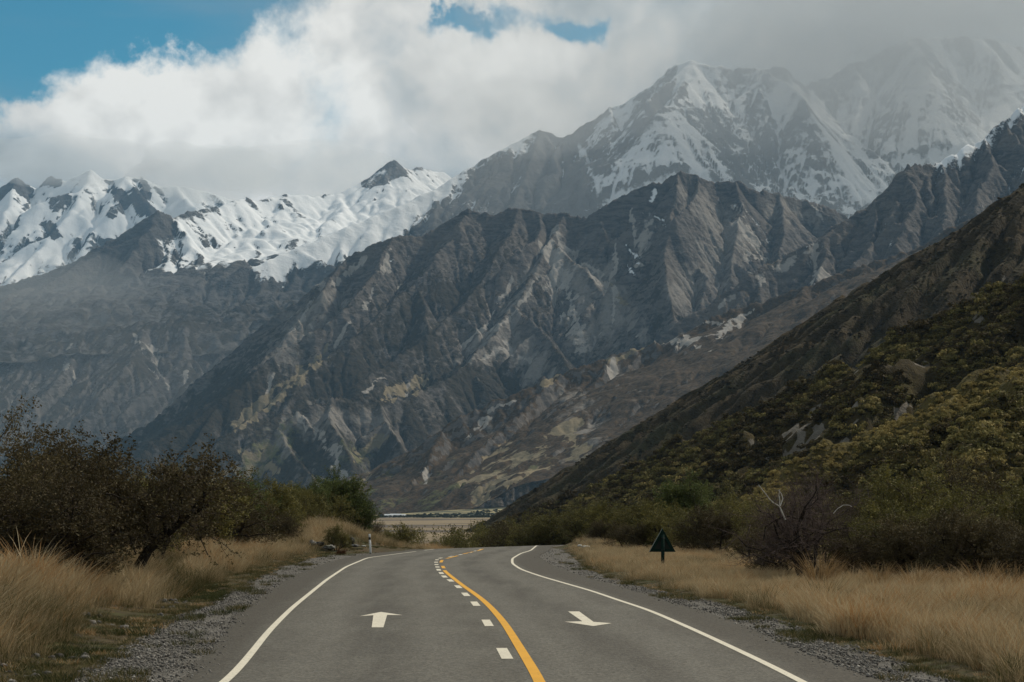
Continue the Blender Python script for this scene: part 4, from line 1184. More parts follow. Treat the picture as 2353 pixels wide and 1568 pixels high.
gp, gs, gv, gt = [], [], [], []
def sow(xs, ys, side):
    d_ = (grav_l(ys) - xs) if side < 0 else (xs - grav_r(ys))
    keep = (d_ > 0.02) & (np.abs(xs) < 0.33 * ys + 2.0)
    xs, ys, d_ = xs[keep], ys[keep], d_[keep]
    clump = fbm(xs / 1.6, ys / 2.4, 3, 401); pat = fbm(xs / 5.0, ys / 8.0, 3, 402)
    tall = sstep(0.35 if side < 0 else 0.2, 2.2 if side < 0 else 1.1, d_ + clump * 0.5)
    if side < 0:
        # stony, thinly grown foot of the left bank
        bare = sstep(33, 26, ys) * sstep(2.6, 1.2, d_ + pat * 1.2) * sstep(-0.25, 0.3, clump + pat)
        tall = tall * (1 - 0.5 * bare)
    else:
        bare = 0 * xs
    ax, ay, bx, by = -6.7, 37.0, -12.0, 57.0
    t = np.clip(((xs - ax) * (bx - ax) + (ys - ay) * (by - ay)) / ((bx - ax) ** 2 + (by - ay) ** 2), 0, 1.2)
    chan = np.exp(-((np.hypot(xs - ax - t * (bx - ax), ys - ay - t * (by - ay)) / 0.75) ** 2))
    knoll = np.exp(-((xs + 10.6) / 3.5) ** 2 - ((ys - 96) / 9.0) ** 2)
    ok = rg.uniform(size=len(xs)) < (0.85 + 0.15 * tall) * (1 - 0.45 * bare) * np.clip(1.1 + clump * 0.7, 0.3, 1)
    tint = 0.20 + tall * (0.50 + clump * 0.26 + pat * 0.18) + rg.normal(0, 0.12, len(xs))
    tint = np.where(rg.uniform(size=len(xs)) < 0.05, tint - 0.4, tint)
    tint = tint - 0.42 * chan - 0.22 * knoll - 0.25 * bare
    tint = np.where((rg.uniform(size=len(xs)) < 0.05) | (ys > 110), 0.97, tint)
    scl = (0.50 + 0.50 * tall) * (1 + clump * 0.42 + 0.35 * fbm(xs / 0.55, ys / 0.7, 2, 405)) * rg.uniform(0.7, 1.15, len(xs)) * np.where(side < 0, 1.05, np.where(ys > 34, 0.68, 0.85))
    var = np.where(tall < 0.35, 4, rg.integers(0, 4, len(xs)))
    var = np.where((tall > 0.6) & (rg.uniform(size=len(xs)) < 0.10), 5, var)
    xs, ys, tint, scl, var = xs[ok], ys[ok], tint[ok], scl[ok], var[ok]
    gp.append(np.column_stack([xs, ys, ground_z(xs, ys) - 0.02])); gs.append(scl); gv.append(var); gt.append(np.clip(tint, 0.02, 0.99))


for y0, y1, den in ((15, 28, 46), (28, 45, 30), (45, 70, 17), (70, 124, 10)):
    for side, wid in ((-1, 9.5 if y1 < 46 else 13.0), (1, 9.0 if y1 < 46 else 17.0)):
        n = int((y1 - y0) * wid * den)
        ys = rg.uniform(y0, y1, n); dd = rg.uniform(0, wid, n)
        sow((grav_l(ys) - dd) if side < 0 else (grav_r(ys) + dd), ys, side)
# sparse weeds on the gravel itself
for y0, y1, n in ((17, 40, 260), (40, 90, 260)):
    for side in (-1, 1):
        ys = rg.uniform(y0, y1, n); k = rg.uniform(size=n) ** 0.6
        xs = (seal_l(ys) + (grav_l(ys) - seal_l(ys)) * k) if side < 0 else (seal_r(ys) + (grav_r(ys) - seal_r(ys)) * k)
        ok = fbm(xs / 1.2, ys / 3.0, 3, 420) > 0.30
        xs, ys = xs[ok], ys[ok]
        gp.append(np.column_stack([xs, ys, drop(xs, ys) - 0.01])); gs.append(rg.uniform(0.35, 0.75, len(xs))); gv.append(np.full(len(xs), 4)); gt.append(rg.uniform(0.02, 0.3, len(xs)))
gp = np.concatenate(gp); gs = np.concatenate(gs); gv = np.concatenate(gv); gt = np.concatenate(gt)
print("grass tufts", len(gp))
tag(scatter("grass", protos, [m_grass], gp, rg.normal(0, 1.0, len(gp)) + np.where(gp[:, 0] < 0, 1.2, 0.0), gs, gv, gt), "dry tan grass covering both verges", "grass", kind='stuff')

# stones of the shoulders and the broken left bank
def stone_mesh(seed, sub=1):
    r = np.random.default_rng(seed)
    V = np.array([(1, 0, 0), (-1, 0, 0), (0, 1, 0), (0, -1, 0), (0, 0, 1), (0, 0, -1)], float)
    Fc = [(0, 2, 4), (2, 1, 4), (1, 3, 4), (3, 0, 4), (2, 0, 5), (1, 2, 5), (3, 1, 5), (0, 3, 5)]
    for _ in range(sub):
        nf, mid, V = [], {}, list(map(tuple, V))
        def md(a, b_):
            k = (min(a, b_), max(a, b_))
            if k not in mid:
                q = (np.array(V[a]) + np.array(V[b_])) / 2; q /= np.linalg.norm(q)
                V.append(tuple(q)); mid[k] = len(V) - 1
            return mid[k]
        for a, b_, c in Fc:
            ab, bc, ca = md(a, b_), md(b_, c), md(c, a)
            nf += [(a, ab, ca), (b_, bc, ab), (c, ca, bc), (ab, bc, ca)]
        Fc = nf; V = np.array(V)
    V = np.array(V)
    V = V * (1 + r.uniform(-0.28, 0.22, (len(V), 1))) * r.uniform(0.6, 1.2, 3) * np.array((1, 1, 0.7))
    return V, np.array(Fc)


m_stone = tint_material("river_stones", [(0.0, (0.045, 0.042, 0.040)), (0.5, (0.16, 0.152, 0.14)), (0.85, (0.30, 0.285, 0.26)), (1.0, (0.42, 0.40, 0.37))], 0.9, 0, 0.2)
sp_, ss_, st_ = [], [], []
for side in (-1, 1):
    for y0, y1, den in ((16, 26, 330), (26, 42, 150), (42, 70, 40), (70, 98, 14)):
        wid = 2.2
        n = int((y1 - y0) * wid * den)
        ys = rg.uniform(y0, y1, n); k = rg.uniform(-0.3, 1.12, n)
        xs = (seal_l(ys) + (grav_l(ys) - seal_l(ys)) * k) if side < 0 else (seal_r(ys) + (grav_r(ys) - seal_r(ys)) * k)
        ok = rg.uniform(size=n) < np.clip(0.75 + fbm(xs / 0.7, ys / 1.6, 3, 431), 0.1, 1) * (0.10 * sstep(-0.3, -0.1, k) + 0.90 * sstep(-0.12, 0.12, k))
        xs, ys = xs[ok], ys[ok]
        sp_.append(np.column_stack([xs, ys, drop(xs, ys) + 0.002])); ss_.append(0.007 + 0.022 * rg.uniform(size=len(xs)) ** 4 + 0.006 * rg.uniform(size=len(xs))); st_.append(np.clip(rg.normal(0.45, 0.22, len(xs)), 0, 1))
n = 2600
ys = rg.uniform(17, 36, n); dd = rg.uniform(0.3, 4.0, n); xs = grav_l(ys) - dd
ok = fbm(xs / 1.3, ys / 2.2, 3, 441) > 0.22
xs, ys = xs[ok], ys[ok]
sp_.append(np.column_stack([xs, ys, ground_z(xs, ys) + 0.01])); ss_.append(0.02 + 0.08 * rg.uniform(size=len(xs)) ** 3); st_.append(np.clip(rg.normal(0.35, 0.22, len(xs)), 0, 1))
sp_ = np.concatenate(sp_); ss_ = np.concatenate(ss_); st_ = np.concatenate(st_)
print("stones", len(sp_))
pr = []
for k in range(5):
    V, Fc = stone_mesh(k, 1)
    pr.append((V, Fc, np.full(len(V), 0.5)))
tag(scatter("gravel", pr, [m_stone], sp_, rg.uniform(0, 6.28, len(sp_)), ss_, rg.integers(0, 5, len(sp_)), st_), "loose grey stones lying on the shoulders and the left bank", "gravel", kind='stuff')

# ------------------------------------------------------------------ scrub on the hillsides
def bush_proto(seed, n=150, leaf=0.16):
    r = np.random.default_rng(seed)
    lumps = [(r.normal(0, 0.33), r.normal(0, 0.33), r.uniform(0.25, 0.6), r.uniform(0.32, 0.55)) for _ in range(5)]
    V, Fc, A = [], [], []
    for _ in range(n):
        cx, cy_, cz, cr = lumps[r.integers(5)]
        v = r.normal(0, 1, 3); v /= np.linalg.norm(v); v[2] = abs(v[2]) * 1.0 - 0.15
        c = np.array((cx, cy_, cz)) + v * cr * r.uniform(0.75, 1.08)
        if c[2] < 0.02:
            c[2] = r.uniform(0.02, 0.2)
        nrm = v + r.normal(0, 0.5, 3); nrm /= np.linalg.norm(nrm)
        a = np.cross(nrm, r.normal(0, 1, 3)); a /= np.linalg.norm(a); b_ = np.cross(nrm, a)
        s = leaf * r.uniform(0.6, 1.3); i = len(V)
        V += [tuple(c - a * s), tuple(c - b_ * s * 0.6), tuple(c + a * s), tuple(c + b_ * s * 0.6)]
        Fc.append((i, i + 1, i + 2, i + 3)); A += [r.uniform()] * 4
    return np.array(V), np.array(Fc), np.array(A)


bush_protos = [bush_proto(k, 230 if k < 3 else 170, 0.135 if k < 3 else 0.165) for k in range(5)]
SCRUB_STOPS = [(0.0, (0.042, 0.033, 0.015)), (0.28, (0.098, 0.073, 0.030)), (0.52, (0.112, 0.102, 0.036)), (0.75, (0.190, 0.165, 0.055)), (1.0, (0.38, 0.300, 0.115))]
m_scrub = tint_material("hill_scrub", SCRUB_STOPS, 0.9, 0.1)


def hill_height(key, x, y):
    h = HILL[key]
    xs, ys = h['X'][0], h['Y'][:, 0]
    i = np.clip(np.searchsorted(xs, x) - 1, 0, len(xs) - 2); j = np.clip(np.searchsorted(ys, y) - 1, 0, len(ys) - 2)
    fx = (x - xs[i]) / (xs[i + 1] - xs[i]); fy = (y - ys[j]) / (ys[j + 1] - ys[j])
    q = lambda A: A[j, i] * (1 - fx) * (1 - fy) + A[j, i + 1] * fx * (1 - fy) + A[j + 1, i] * (1 - fx) * fy + A[j + 1, i + 1] * fx * fy
    return q(h['H']), q(h['scree'])


def scrub(key, n, smin, smax, label, crest=None, seed=0, individuals=0):
    r = np.random.default_rng(seed)
    h = HILL[key]
    x = r.uniform(h['X'].min(), h['X'].max(), n); y = r.uniform(h['Y'].min(), h['Y'].max(), n)
    z, sc = hill_height(key, x, y)
    zx, _ = hill_height(key, x + 1, y); zy, _ = hill_height(key, x, y + 1)
    gz = ground_z(x, y)
    px = CX + x / y * F
    vis = (z > gz - 0.3) & (px > -200) & (px < 2600) & (z - EYE < 0.34 * y)
    # only the side that faces the road and a margin over the crest
    vis &= ((zx - z) * (-x) + (zy - z) * (-y) < y * 0.12)
    cl = fbm(x / 9, y / 9, 3, seed + 1); cl2 = fbm(x / 30, y / 30, 3, seed + 2)
    for ahead in (3.0, 6.0, 9.0):                    # low growth only in front of the bare scree patches
        _, s2 = hill_height(key, x * (y + ahead) / y, y + ahead)
        sc = np.maximum(sc, s2 - 0.1)
    vis &= (sc + 0.5 * cl < 0.28) & (r.uniform(size=n) < np.clip(0.95 + cl * 0.6, 0.45, 1))
    x, y, z, cl, cl2 = (a[vis] for a in (x, y, z, cl, cl2))
    s = smin + (smax - smin) * r.uniform(size=len(x)) ** 2.2
    t = 0.38 + cl2 * 0.42 + cl * 0.22 + r.normal(0, 0.20, len(x))
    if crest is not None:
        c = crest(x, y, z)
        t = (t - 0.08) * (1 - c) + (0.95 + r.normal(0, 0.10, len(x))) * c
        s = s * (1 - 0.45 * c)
    t = np.clip(t + (0.17 if key == 'c' else 0.03), 0, 1)
    print(key, "scrub", len(x))
    v = r.integers(0, 5, len(x)); ro = r.uniform(0, 6.28, len(x))
    return x, y, z - 0.12 * s, s, t, v, ro


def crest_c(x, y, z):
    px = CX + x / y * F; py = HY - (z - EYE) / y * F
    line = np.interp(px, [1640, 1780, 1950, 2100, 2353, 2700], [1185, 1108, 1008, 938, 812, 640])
    return sstep(110, 30, py - line + fbm(x / 6, y / 6, 3, 9) * 45)  # golden tussock band; sunlight on the crest is painted into its tint


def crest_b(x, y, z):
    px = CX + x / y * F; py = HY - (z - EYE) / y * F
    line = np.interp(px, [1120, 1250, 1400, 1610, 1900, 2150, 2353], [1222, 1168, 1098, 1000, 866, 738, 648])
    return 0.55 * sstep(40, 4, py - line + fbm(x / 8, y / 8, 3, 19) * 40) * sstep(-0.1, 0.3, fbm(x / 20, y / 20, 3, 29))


sa = scrub('a', 32000, 0.6, 1.8, "", None, 501)
sb = scrub('b', 110000, 0.8, 2.5, "", crest_b, 502)
sc_ = scrub('c', 38000, 0.5, 2.0, "", crest_c, 503)
m_scrub_far = tint_material("far_hill_scrub", [(0.0, (0.026, 0.021, 0.013)), (0.35, (0.060, 0.046, 0.024)), (0.7, (0.075, 0.064, 0.028)), (1.0, (0.105, 0.092, 0.038))], 0.9, 0.1)

# the shrubs of the nearest spur that show largest are things of their own
bush_mesh = [mesh_np("hillside_shrub", V, Fc, [m_scrub], False, {'shade': a}) for V, Fc, a in bush_protos]
order = np.argsort(-(sc_[3] / sc_[1]))[:240]
for i in order:
    o = add("hillside_shrub", bush_mesh[sc_[5][i]], loc=(sc_[0][i], sc_[1][i], sc_[2][i]), rotz=sc_[6][i])
    o.scale = (sc_[3][i],) * 3
    o['tint'] = float(sc_[4][i])
    tone = "golden" if sc_[4][i] > 0.72 else "olive" if sc_[4][i] > 0.42 else "dark brown"
    tag(o, "large %s rounded shrub on the nearest hill spur" % tone, "shrub", "large %s shrubs on the nearest hill spur" % tone)
rest = np.ones(len(sc_[0]), bool); rest[order] = False
sc_ = tuple(a[rest] for a in sc_)


def put_scrub(t, mat, label):
    x, y, z, s, tt, v, ro = t
    return tag(scatter("scrub", bush_protos, [mat], np.column_stack([x, y, z]), ro, s, v, tt), label, "scrub", kind='stuff')


put_scrub(sa, m_scrub_far, "fine brown scrub over the high dark hillside")
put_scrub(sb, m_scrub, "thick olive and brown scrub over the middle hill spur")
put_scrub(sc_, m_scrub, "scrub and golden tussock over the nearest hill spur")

# scrub lines on the valley floor
vx, vy = [], []
for (x0, x1, yc, wd, n) in ((-260, 150, 2330, 40, 420), (-150, 60, 2560, 50, 160), (-60, 120, 2680, 60, 170), (-230, -120, 2450, 60, 120), (-60, 110, 2440, 30, 200)):
    vx.append(rg.uniform(x0, x1, n)); vy.append(yc + rg.normal(0, wd, n))
vx = np.concatenate(vx); vy = np.concatenate(vy)
sv = rg.uniform(1.5, 4.0, len(vx))
m_valley = tint_material("valley_scrub", [(0.0, (0.030, 0.034, 0.024)), (1.0, (0.060, 0.066, 0.040))], 0.9)
tag(scatter("scrub", bush_protos, [m_valley], np.column_stack([vx, vy, ground_z(vx, vy) - 0.2]), rg.uniform(0, 6, len(vx)), sv, rg.integers(0, 5, len(vx)), rg.uniform(0, 1, len(vx))),
    "dark scrub lines across the pale fan below the mountain", "scrub", kind='stuff')
# ------------------------------------------------------------------ shrubs and small trees
def bark_material(name, a, b_):
    m, b = material(name)
    pos = b.node('ShaderNodeNewGeometry').outputs['Position']
    n = b.noise(b.v('MULTIPLY', pos, (1, 1, 0.25)), 18.0, 4, 0.65)
    finish(b, b.mix(b.ramp(n, 0.35, 0.65), a, b_), 0.95, (n, 0.8, 0.02), 0.1)
    return m


def leaf_material(name, lo, mid, hi):
    m, b = material(name)
    rnd = b.node('ShaderNodeObjectInfo').outputs['Random']
    f = b.m('ADD', b.m('MULTIPLY', b.attr('shade'), 0.75), b.m('MULTIPLY', rnd, 0.25))
    r = b.node('ShaderNodeValToRGB', {'Fac': f})
    el = r.color_ramp.elements
    el.new(0.5)
    for e, (p, c) in zip(el, ((0.0, lo), (0.5, mid), (1.0, hi))):
        e.position = p; e.color = tuple(c) + (1,)
    p = finish(b, r.outputs[0], 0.8, None, 0.2)
    tr = b.node('ShaderNodeBsdfTranslucent', {'Color': r.outputs[0]})
    mx = b.node('ShaderNodeMixShader', {'Fac': 0.18})
    b.l.new(p.outputs[0], mx.inputs[1]); b.l.new(tr.outputs[0], mx.inputs[2])
    b.l.new(mx.outputs[0], [n for n in b.n if n.type == 'OUTPUT_MATERIAL'][0].inputs['Surface'])
    return m


m_bark = bark_material("dark_bark", (0.016, 0.013, 0.011), (0.045, 0.038, 0.031))
m_twig = bark_material("brown_twigs", (0.045, 0.035, 0.026), (0.105, 0.083, 0.062))
m_dry = bark_material("purple_brown_twigs", (0.055, 0.041, 0.037), (0.125, 0.095, 0.085))
m_bleach = bark_material("bleached_wood", (0.42, 0.40, 0.37), (0.66, 0.64, 0.60))
m_olive = leaf_material("olive_leaves", (0.057, 0.054, 0.020), (0.128, 0.120, 0.036), (0.251, 0.220, 0.066))
m_brownleaf = leaf_material("brown_leaves", (0.036, 0.029, 0.014), (0.085, 0.069, 0.032), (0.160, 0.130, 0.060))
m_green = leaf_material("green_leaves", (0.040, 0.053, 0.018), (0.088, 0.114, 0.035), (0.173, 0.195, 0.062))
m_rust = leaf_material("rusty_leaves", (0.050, 0.020, 0.008), (0.10, 0.042, 0.016), (0.14, 0.065, 0.026))


def tube(V, Fc, pts, rad, sides):
    n = len(pts)
    base = len(V)
    prev = None
    for k in range(n):
        d_ = pts[min(k + 1, n - 1)] - pts[max(k - 1, 0)]
        d_ = d_ / (np.linalg.norm(d_) + 1e-9)
        ref = np.array((0, 0, 1.0)) if abs(d_[2]) < 0.9 else np.array((1.0, 0, 0))
        if prev is not None:
            ref = prev
        a = ref - d_ * ref.dot(d_); a /= np.linalg.norm(a) + 1e-9
        b_ = np.cross(d_, a); prev = a
        for s in range(sides):
            t = 2 * math.pi * s / sides
            V.append(pts[k] + (a * math.cos(t) + b_ * math.sin(t)) * rad[k])
    for k in range(n - 1):
        for s in range(sides):
            i = base + k * sides + s; j = base + k * sides + (s + 1) % sides
            Fc.append((i, j, j + sides, i + sides))


def grow_tree(seed, H, stems=4, lean=0.55, kids=(6, 6, 5), leaf=0.045, nleaf=9, wig=0.33, up=0.10, flat=1.0, low=0.25, r0=0.075, bend=None):
    """skeleton by repeated forking -> (trunk V,F), (crown V,F,material index,shade)"""
    r = np.random.default_rng(seed)
    TV, TF, CV, CF, CM, CS = [], [], [], [], [], []
    LEN = (0.60, 0.42, 0.27, 0.135)

    def leaves(p, d_, n, tone):
        for _ in range(n):
            q = p + r.normal(0, leaf * 0.9, 3)
            a = d_ * 0.5 + r.normal(0, 0.6, 3); a /= np.linalg.norm(a)
            b_ = np.cross(a, r.normal(0, 1, 3)); b_ /= np.linalg.norm(b_) + 1e-9
            s = leaf * r.uniform(0.6, 1.35); i = len(CV)
            CV.extend([q - a * s * 0.2, q + b_ * s * 0.42 + a * s * 0.5, q + a * s * 1.2, q - b_ * s * 0.42 + a * s * 0.5])
            CF.append((i, i + 1, i + 2, i + 3)); CM.append(1)
            t = np.clip(tone + r.normal(0, 0.16), 0, 1)
            CS.extend([t] * 4)

    def branch(p, d_, L, rad, lev, tone):
        n = (6, 5, 4, 3)[lev]
        pts = [p]; dirs = [d_]
        for k in range(n):
            d_ = d_ + r.normal(0, wig, 3) * (0.6, 1.0, 1.15, 1.2)[lev] + np.array((0, 0, up))
            if bend is not None and lev == 0:
                d_ = d_ + np.array(bend) * 0.16
            if p[2] < 0.4 and d_[2] < 0:
                d_[2] = abs(d_[2]) * 0.3
            d_ /= np.linalg.norm(d_)
            p = p + d_ * L / n * np.array((1, 1, flat))
            pts.append(p); dirs.append(d_)
        tips = np.linspace(1, 0.45 if lev < 3 else 0.3, n + 1) * rad
        if lev <= 1:
            tube(TV, TF, pts, tips, 5)
        else:
            v0 = len(CV); f0 = len(CF)
            tube(CV, CF, pts, tips, 3)
            CM.extend([0] * (len(CF) - f0)); CS.extend([0.5] * (len(CV) - v0))
        if lev < 3:
            m_ = kids[lev]
            for k in range(m_):
                t = (low if lev == 0 else 0.2) + (1 - (low if lev == 0 else 0.2)) * (k + r.uniform(0.2, 1)) / m_
                t = min(t, 1.0)
                i = min(int(t * n), n - 1)
                q = pts[i] + (pts[i + 1] - pts[i]) * (t * n - i)
                ax = r.normal(0, 1, 3)
                side = np.cross(dirs[i], ax); side /= np.linalg.norm(side) + 1e-9
                an = r.uniform(0.6, 1.25)
                nd = dirs[i] * math.cos(an) + side * math.sin(an)
                branch(q, nd, H * LEN[lev + 1] * r.uniform(0.65, 1.2) * (1.1 - 0.35 * t), tips[i] * 0.54, lev + 1, np.clip(tone + r.normal(0, 0.12), 0.1, 0.9))
        if lev >= 2 and nleaf:
            for k in range(1, n + 1):
                leaves(pts[k], dirs[k], max(1, nleaf // (n if lev == 3 else 2 * n)) if nleaf >= n else int(r.uniform() < nleaf / n), tone)

    for s in range(stems):
        a = 2 * math.pi * (s + r.uniform(-0.3, 0.3)) / stems
        ln = lean * r.uniform(0.5, 1.2)
        d_ = np.array((math.cos(a) * ln, math.sin(a) * ln, 1.0)); d_ /= np.linalg.norm(d_)
        branch(np.array((math.cos(a) * 0.12, math.sin(a) * 0.12, -0.15)), d_, H * LEN[0] * r.uniform(0.85, 1.15), r0 * H / 3 * r.uniform(0.7, 1.15), 0, r.uniform(0.35, 0.6))
    CV_ = np.array(CV); TV_ = np.array(TV)
    top = np.percentile(CV_[:, 2], 97.5)
    k = H / top
    return (TV_ * k, np.array(TF)), (CV_ * k, CF, np.array(CM), np.array(CS))


def tree_data(name, twig, leafm, **kw):
    (TV, TF), (CV, CF, CM, CS) = grow_tree(**kw)
    tm = mesh_np(name + "_trunk", TV, TF, [m_bark], True)
    cm = mesh_np(name + "_crown", CV, np.array(CF), [twig, leafm], False, {'shade': CS}, CM)
    return tm, cm, kw['H']


KINDS = {
    'olive': tree_data("olive_shrub", m_twig, m_olive, seed=11, H=3.2, stems=4, kids=(7, 7, 6), nleaf=24, leaf=0.042),
    'olive2': tree_data("olive_shrub", m_twig, m_olive, seed=12, H=3.0, stems=5, lean=0.75, kids=(7, 6, 6), nleaf=24, leaf=0.042),
    'brown': tree_data("brown_shrub", m_twig, m_brownleaf, seed=13, H=3.0, stems=4, lean=0.7, kids=(7, 6, 6), nleaf=18, leaf=0.040),
    'brown2': tree_data("brown_shrub", m_twig, m_brownleaf, seed=14, H=3.5, stems=3, lean=0.6, kids=(7, 7, 6), nleaf=18, leaf=0.040, wig=0.42),
    'bare': tree_data("bare_shrub", m_dry, m_brownleaf, seed=15, H=3.0, stems=4, lean=0.55, kids=(8, 8, 9), nleaf=0, wig=0.40, r0=0.065, low=0.30),
    'green': tree_data("green_shrub", m_twig, m_green, seed=16, H=3.4, stems=5, lean=0.42, kids=(7, 7, 5), nleaf=24, leaf=0.044, up=0.28, wig=0.24),
    'leaning': tree_data("leaning_tree", m_twig, m_brownleaf, seed=21, H=3.6, stems=2, lean=0.5, kids=(8, 7, 6), nleaf=20, leaf=0.041, bend=(0.8, 0, -0.1), low=0.45, r0=0.13, wig=0.36),
    'low': tree_data("low_shrub", m_twig, m_olive, seed=18, H=1.8, stems=7, lean=0.95, kids=(6, 5, 5), nleaf=12, leaf=0.032, low=0.15),
}


def tree(kind, px, top, Y, name, label, cat, group=None, wide=1.0, rot=None, height=None, zoff=0.0):
    tm, cm, H = KINDS[kind]
    x = (px - CX) / F * Y
    z = float(ground_z(np.array([x]), np.array([Y]))[0])
    hh = (EYE + (HY - top) / F * Y) - z if height is None else height
    k = hh / H
    o = empty(name, (x, Y, z + zoff), rot if rot is not None else (px * 0.37 + Y) % 6.28)
    o.scale = (k * wide, k * wide, k)
    tag(o, label, cat, group)
    add("trunk", tm, o)
    add("crown", cm, o)
    return o


GL, GR = "shrubs and small trees left of the road", "shrubs and small trees right of the road"
# left of the road, near to far
tree('brown2', -30, 975, 35, "matagouri_tree", "brown twiggy tree at the very left edge, the tallest above the tall grass mound", "tree", GL, 1.05, 0.6)
tree('brown', 60, 1105, 33, "matagouri_shrub", "purple brown shrub behind the tall grass mound at the left edge", "shrub", GL, 1.2)
tree('brown2', 75, 1000, 38, "matagouri_tree", "dark open topped tree second from the left edge", "tree", GL, 1.0)
tree('brown', 165, 1030, 40, "matagouri_tree", "dark brown thorny tree left of the leaning tree", "tree", GL, 1.05)
tree('brown2', 210, 1075, 43, "matagouri_tree", "spreading dark tree between the thorny tree and the leaning tree", "tree", GL, 1.15, 2.1)
tree('leaning', 285, 1035, 43, "leaning_tree", "dark tree with a thick trunk leaning right over the green grass channel", "tree", GL, 1.25, 0.0)
tree('brown', 120, 1160, 34, "matagouri_shrub", "low bare twigged shrub in front of the thorny tree on the left", "shrub", GL, 1.15, 4.4)
tree('olive2', 300, 1125, 54, "matagouri_shrub", "olive shrub filling the gap behind the leaning trunk", "shrub", GL, 1.3)
tree('brown2', 405, 1085, 60, "matagouri_tree", "brown tree just right of the leaning tree", "tree", GL, 1.0, 5.0)
tree('olive2', 455, 1165, 72, "matagouri_shrub", "olive shrub right of the brown tree beside the leaning tree", "shrub", GL, 1.25)
tree('olive', 510, 1120, 80, "matagouri_shrub", "bushy olive shrub standing behind the second grass mound", "shrub", GL, 1.1)
tree('green', 562, 1110, 87, "kanuka_shrub", "green shrub with the highest top along the middle of the left belt", "shrub", GL, 1.15)
tree('olive2', 610, 1120, 90, "matagouri_shrub", "broad olive shrub right of the tall green shrub in the left belt", "shrub", GL, 1.2)
tree('olive', 668, 1128, 97, "matagouri_shrub", "lower olive shrub in the dip of the left belt", "shrub", GL, 1.25)
tree('brown', 640, 1190, 88, "matagouri_shrub", "low brown shrub in front of the left belt at the edge of the grass", "shrub", GL, 1.3)
tree('brown', 545, 1192, 80, "matagouri_shrub", "low brown shrub in front of the tall green shrub", "shrub", GL, 1.3, 1.9)
tree('green', 718, 1122, 103, "kanuka_shrub", "green shrub left of the tall tree at the end of the belt", "shrub", GL, 1.1)
tree('green', 775, 1104, 106, "kanuka_tree", "tall dark green tree ending the left belt, above the boulders", "tree", GL, 1.15, 1.0)
tree('green', 812, 1150, 106, "kanuka_shrub", "shorter green shrub on the right flank of the tall dark green tree", "shrub", GL, 1.2, 2.4)
tree('brown2', 848, 1185, 108, "matagouri_shrub", "thin brown shrub at the tip of the left belt above the marker post", "shrub", GL, 0.9)
tree('olive', 772, 1212, 86, "young_tree", "small open crowned tree with a bare stem beside the boulders", "tree", GL, 0.8, 3.3)
tree('olive2', 905, 1208, 112, "low_shrub", "rounded dark shrub right of the marker post, beyond the bank", "shrub", GL, 1.15, zoff=-0.2)
tree('low', 870, 1222, 108, "low_shrub", "smaller dark shrub tucked against the bank behind the marker post", "shrub", GL, 1.2, 2.0, zoff=-0.2)
tree('brown', 20, 1120, 41, "matagouri_shrub", "brown shrub low in the gap near the left edge", "shrub", GL, 1.4, 3.0)
tree('brown', 185, 1130, 45, "matagouri_shrub", "brown shrub filling the gap under the thorny tree", "shrub", GL, 1.5, 0.9)
tree('brown2', 345, 1075, 52, "matagouri_tree", "dark tree close behind the crown of the leaning tree", "tree", GL, 1.2, 3.9)
tree('olive2', 440, 1098, 70, "matagouri_shrub", "olive shrub in the notch between the leaning tree and the left belt", "shrub", GL, 1.4, 2.6)
tree('brown', 480, 1122, 74, "matagouri_shrub", "brown shrub at the near end of the left belt", "shrub", GL, 1.4, 4.8)
tree('olive', 590, 1135, 96, "matagouri_shrub", "olive shrub behind the tall green shrub of the left belt", "shrub", GL, 1.4, 0.2)
tree('olive2', 695, 1140, 99, "matagouri_shrub", "olive shrub in front of the gap before the tall dark green tree", "shrub", GL, 1.4, 1.6)
tree('olive', 745, 1140, 104, "matagouri_shrub", "olive shrub leaning on the tall dark green tree's left side", "shrub", GL, 1.3, 5.1)
# beyond the crest
GC = "shrubs beyond the crest of the road"
tree('low', 1003, 1228, 150, "low_shrub", "leftmost of the dark shrubs beyond the crest of the road", "shrub", GC, 1.1)
tree('low', 1042, 1221, 152, "low_shrub", "taller dark shrub beyond the crest, left of the hill foot", "shrub", GC, 0.9)
tree('low', 1012, 1241, 124, "low_shrub", "small dark shrub right at the crest in the middle of the road's far edge", "shrub", GC, 1.0)
tree('low', 1078, 1234, 138, "low_shrub", "small shrub between the taller dark shrub and the hill foot", "shrub", GC, 0.9, 1.2)
# right of the road, far to near
tree('olive', 1125, 1222, 150, "matagouri_shrub", "farthest left shrub of the right belt, at the hill foot", "shrub", GR, 0.9)
tree('olive2', 1165, 1212, 142, "matagouri_shrub", "second shrub of the right belt from the hill foot", "shrub", GR, 1.1)
tree('brown', 1205, 1208, 134, "matagouri_shrub", "brown shrub right above the far bend of the road", "shrub", GR, 1.4)
tree('olive', 1245, 1192, 130, "matagouri_shrub", "olive shrub above the far end of the right edge line", "shrub", GR, 1.3)
tree('olive2', 1300, 1178, 128, "matagouri_shrub", "olive shrub behind the small grassy knoll", "shrub", GR, 1.3, 0.3)
tree('olive', 1350, 1170, 118, "matagouri_shrub", "olive shrub above the white rock", "shrub", GR, 1.25, 2.9)
tree('brown', 1385, 1200, 104, "matagouri_shrub", "low brown shrub just right of the white rock", "shrub", GR, 1.25)
tree('olive2', 1420, 1166, 110, "matagouri_shrub", "wide olive shrub well left of the triangular sign", "shrub", GR, 1.25, 4.0)
tree('olive', 1475, 1160, 104, "matagouri_shrub", "olive shrub just left of the triangular sign", "shrub", GR, 1.2)
tree('brown', 1445, 1205, 92, "matagouri_shrub", "low dark shrub left of the triangular sign at the grass edge", "shrub", GR, 1.3, 3.0)
